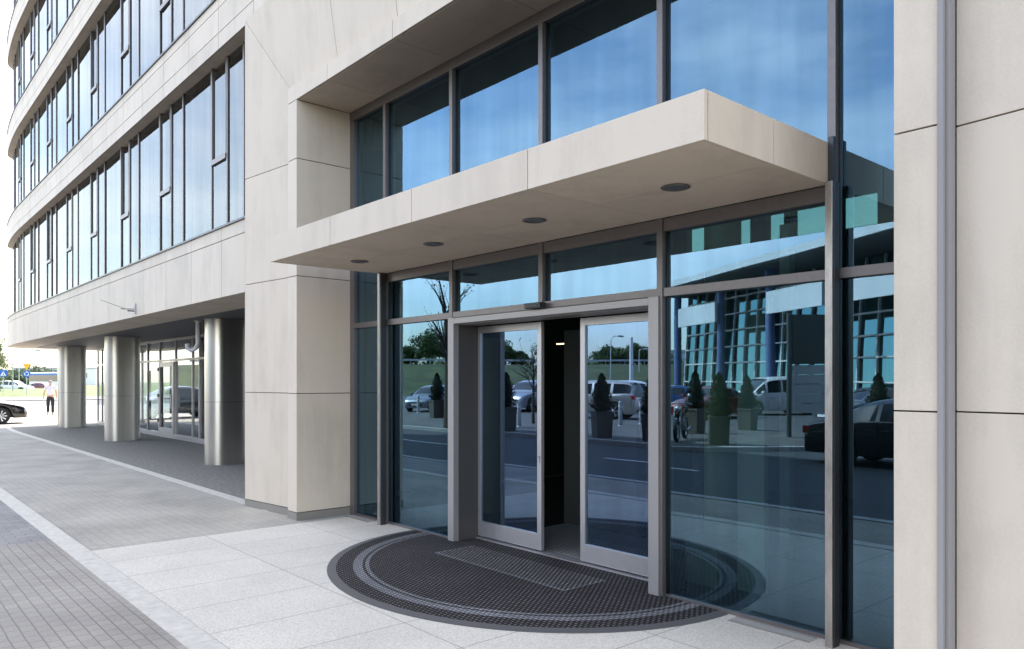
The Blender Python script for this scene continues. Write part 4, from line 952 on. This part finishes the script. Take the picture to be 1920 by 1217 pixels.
# man walking
def person():
    loc = Gd(94.5, 37.6); T = thing('person', 'man in pale short-sleeved shirt and dark trousers walking towards the arcade column', 'person', loc, math.atan2(-(loc[1]+4.83), -loc[0]))
    def skin(name, verts, edges, radii, m, sub=2, parent=T, root=0):
        me = bpy.data.meshes.new(name); me.from_pydata(verts, edges, []); me.materials.append(m); o = bpy.data.objects.new(name, me); COL.objects.link(o); o.parent = parent
        s_ = o.modifiers.new('skin', 'SKIN'); s_.use_smooth_shade = True
        for i, r_ in enumerate(radii): me.skin_vertices[0].data[i].radius = r_ if isinstance(r_, tuple) else (r_, r_)
        me.skin_vertices[0].data[root].use_root = True
        sb = o.modifiers.new('sub', 'SUBSURF'); sb.levels = sub; sb.render_levels = sub; return o
    # x forward, y left, z up ; mid stride
    v = [(0, 0, .92), (0, 0, 1.10), (0, 0, 1.30), (0, 0, 1.43), (0, 0, 1.50), (.02, 0, 1.57), (.03, 0, 1.67),
         (0, .19, 1.40), (-.03, .25, 1.13), (.06, .27, .90), (.10, .27, .82), (0, -.19, 1.40), (.0, -.26, 1.13), (.03, -.29, .89), (.05, -.29, .81),
         (0, .09, .88), (.13, .10, .50), (.10, .10, .09), (.24, .11, .03), (0, -.09, .88), (.0, -.10, .50), (-.16, -.10, .12), (-.04, -.11, .03)]
    e = [(0, 1), (1, 2), (2, 3), (3, 4), (4, 5), (5, 6), (3, 7), (7, 8), (8, 9), (9, 10), (3, 11), (11, 12), (12, 13), (13, 14), (0, 15), (15, 16), (16, 17), (17, 18), (0, 19), (19, 20), (20, 21), (21, 22)]
    r_ = [(.15, .11), (.15, .12), (.16, .12), (.08, .08), .055, (.085, .075), (.07, .07), .055, .042, .033, .03, .055, .042, .033, .03, .085, .058, .04, .035, .085, .058, .04, .035]
    body = skin('body', v, e, r_, M['skin'])
    sh = [0, 1, 2, 3, 7, 11]
    sv = [(0, 0, .95), (0, 0, 1.12), (0, 0, 1.32), (0, 0, 1.42), (0, .19, 1.40), (-.02, .235, 1.22), (0, -.19, 1.40), (0, -.24, 1.22)]
    skin('shirt', sv, [(0, 1), (1, 2), (2, 3), (3, 4), (4, 5), (3, 6), (6, 7)], [(.18, .14), (.185, .145), (.18, .135), (.09, .09), .075, .07, .075, .07], M['shirt'])
    tv = [(0, 0, .98), (0, 0, .88), (0, .09, .84), (.13, .10, .50), (.10, .10, .10), (0, -.09, .84), (.0, -.10, .50), (-.15, -.10, .13)]
    skin('trousers', tv, [(0, 1), (1, 2), (2, 3), (3, 4), (1, 5), (5, 6), (6, 7)], [(.165, .13), (.165, .13), .10, .078, .07, .10, .078, .07], M['trousers'])
    skin('shoe', [(.08, .10, .05), (.26, .115, .035)], [(0, 1)], [.05, .04], M['black'], 1); skin('shoe', [(-.17, -.10, .07), (.0, -.11, .035)], [(0, 1)], [.05, .04], M['black'], 1)
    q = MB()
    rows = []
    for i in range(7):
        a = math.pi/2*i/6; rows.append([(.02+.098*math.cos(a)*math.cos(b)-.02, .09*math.cos(a)*math.sin(b), 1.62+.115*math.sin(a)) for b in [2*math.pi*j/14 for j in range(14)]])
    q.grid(rows, closed=True); build('hair', q, M['hair'], body, True)
    f = MB()
    f.tube([(.10, 0, 1.66), (.125, 0, 1.62), (.105, 0, 1.605)], [.008, .014, .01], 6); build('nose', f, M['skin'], body, True)
    for sg in (-1, 1):
        f = MB(); f.lathe([(.0001, .104), (.012, .1), (.0001, .09)], (0, sg*.03, 1.645), 8, axis='x'); build('eye', f, M['black'], body, True)
        for k in range(4):
            f = MB(); hx = .10 if sg > 0 else .05; hy = sg*(.27 if sg > 0 else .29); hz = .82 if sg > 0 else .81
            f.tube([(hx-.02+.015*k, hy, hz), (hx-.02+.017*k, hy, hz-.06), (hx-.01+.017*k, hy-sg*.02, hz-.09)], [.010, .009, .007], 6); build('finger', f, M['skin'], body, True)
        f = MB(); f.tube([(hx+.02, hy, hz+.02), (hx+.05, hy-sg*.01, hz-.03)], [.012, .009], 6); build('thumb', f, M['skin'], body, True)
    return T
person()
# traffic signs
def face_cam(loc): return math.atan2(-4.83-loc[1], -loc[0])     # local +x looks back along the street
loc = Gd(6, 80); T = thing('crossing_sign', 'blue square pedestrian crossing sign on a grey pole at the left edge', 'road sign', loc, face_cam(loc))
q = MB(); q.tube([(0, 0, 0), (0, 0, 3.0)], .04, 8); build('pole', q, M['galv'], T, True)
q = MB(); q.box(.04, .07, -.34, .34, 2.15, 2.83); pn = build('sign_plate', q, M['sign_blue'], T, True)
q = MB(); q.face([(.074, -.25, 2.25), (.074, .25, 2.25), (.074, 0, 2.72)]); build('white_triangle', q, M['sign_white'], pn, True)
q = MB(); q.face([(.078, -.02, 2.33), (.078, .03, 2.33), (.078, .025, 2.55), (.078, -.02, 2.55)]); q.face([(.078, -.09, 2.27), (.078, -.05, 2.27), (.078, .03, 2.43), (.078, -.01, 2.43)]); q.face([(.078, .08, 2.27), (.078, .12, 2.27), (.078, .03, 2.43), (.078, -.01, 2.42)])
q.lathe([(.0001, .08), (.025, .08)], (0, 0, 2.59), 8, axis='x'); build('walking_figure', q, M['black'], pn, True)
loc = Gd(50, 82); T = thing('roundabout_sign', 'yellow give-way triangle above a blue roundabout disc on one pole', 'road sign', loc, face_cam(loc))
q = MB(); q.tube([(0, 0, 0), (0, 0, 3.6)], .04, 8); build('pole', q, M['galv'], T, True)
def plate(y0, z0, pts, x0, th, nm, m, par): q = MB(); n = len(pts); q.face([(x0+th, y0+a, z0+b) for a, b in pts]); q.face([(x0, y0+a, z0+b) for a, b in pts][::-1]); q.grid([[(x0, y0+a, z0+b) for a, b in pts], [(x0+th, y0+a, z0+b) for a, b in pts]], closed=True, smooth=False); return build(nm, q, m, par, True)
tri = plate(0, 3.25, [(-.42, .32), (0, -.42), (.42, .32)], .045, .02, 'give_way_plate', M['sign_yellow'], T)
circ = [(.36*math.cos(2*math.pi*i/24), .36*math.sin(2*math.pi*i/24)) for i in range(24)]
ds_ = plate(0, 2.46, circ, .045, .02, 'blue_disc', M['sign_blue'], T)
q = MB()
for k in range(3):
    a0 = k*2*math.pi/3+.5; ring = []
    for i in range(7): a = a0+i*.2; ring.append((a, .16, .23))
    for (a, r0, r1), (b_, _, _) in zip(ring, ring[1:]): q.face([(.068, r0*math.cos(a), 2.46+r0*math.sin(a)), (.068, r1*math.cos(a), 2.46+r1*math.sin(a)), (.068, r1*math.cos(b_), 2.46+r1*math.sin(b_)), (.068, r0*math.cos(b_), 2.46+r0*math.sin(b_))])
    a = a0+1.2; q.face([(.068, .12*math.cos(a), 2.46+.12*math.sin(a)), (.068, .28*math.cos(a), 2.46+.28*math.sin(a)), (.068, .19*math.cos(a+.5), 2.46+.19*math.sin(a+.5))])
build('arrow_ring', q, M['sign_white'], ds_, True)
lamp('tall curved street lamp standing on the verge between the two road signs', Gd(24, 95), 5.6, 2.2, R(80))
lamp('distant street lamp behind the roundabout sign', Gd(36, 150), 7.0, 1.8, R(80))
GL = 'trees on the far left of the street'
tree('birch_tree', 'pale blossoming tree at the far left edge behind the crossing sign', Gd(-2, 92), 7.6, 1.7, M['leaf_pale'], 3600, .11, 0, .12, GL, seed=50)
tree('birch_tree', 'second pale blossoming tree just outside the left edge', Gd(-34, 90), 8.5, 2.4, M['leaf_pale'], 4200, .12, 0, .14, GL, seed=51)
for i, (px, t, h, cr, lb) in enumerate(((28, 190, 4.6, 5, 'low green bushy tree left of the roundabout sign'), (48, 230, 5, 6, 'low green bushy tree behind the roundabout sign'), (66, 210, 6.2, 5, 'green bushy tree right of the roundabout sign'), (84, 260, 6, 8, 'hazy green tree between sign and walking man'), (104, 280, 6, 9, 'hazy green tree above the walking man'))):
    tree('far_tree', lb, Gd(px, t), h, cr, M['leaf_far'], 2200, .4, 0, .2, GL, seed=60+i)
T = thing('white_bus', 'long white bus with a blue window band far down the street', 'bus', Gd(97, 125), math.atan2(.176, -1.15)+R(22))
q = MB(); q.box(-5.5, 5.5, -1.25, 1.25, .45, 3.1); build('body', q, M['white'], T, True, bevel=.2)
q = MB(); q.box(-5.2, 5.2, -1.27, -1.255, 1.6, 2.6); q.box(-5.2, 5.2, 1.255, 1.27, 1.6, 2.6); build('windows', q, M['cglass'], T, True)
q = MB(); q.box(-5.3, 5.3, -1.28, -1.262, 2.62, 2.9); q.box(-5.3, 5.3, 1.262, 1.28, 2.62, 2.9); build('blue_stripe', q, M['sign_blue'], T, True)
for x in (-3.2, 3.2):
    for sg in (-1, 1): q = MB(); q.lathe([(.0001, sg*1.27), (.48, sg*1.27), (.48, sg*.95)], (x, 0, .48), 18, axis='y'); build('wheel', q, M['rubber'], T, True)
make_car('suv', pt['white'], 'white car far down the street left of the roundabout sign', Gd(28, 105), math.atan2(.75, .66), group=G_)
make_car('sedan', pt['red'], 'dark red car far down the street beside the walking man', Gd(78, 112), math.atan2(.75, .66), group=G_)
T = thing('low_hall', 'low pale hall with flat roof on the horizon above the bus', 'building', Gd(84, 330), math.atan2(.75, .66))
q = MB(); q.box(-14, 22, 0, 18, 0, 7.0); build('wall', q, M['cream'], T, True); q = MB(); q.prism([(-14.5, -.5), (22.5, -.5), (22.5, 18.5), (-14.5, 18.5)], 7.0, 7.6); build('roof', q, M['sign_grey'], T, True)
q = MB()
for i in range(8): q.box(-12+i*4, -9.5+i*4, -.1, .0, 3.0, 5.2); q.box(-12+i*4, -9.5+i*4, 18.0, 18.1, 3.0, 5.2)
build('window', q, M['cglass'], T, True)
# haze
q = MB(); q.box(-420, 60, -330, 200, -1.2, 26.5)
hz = build('haze', q, []) if False else None
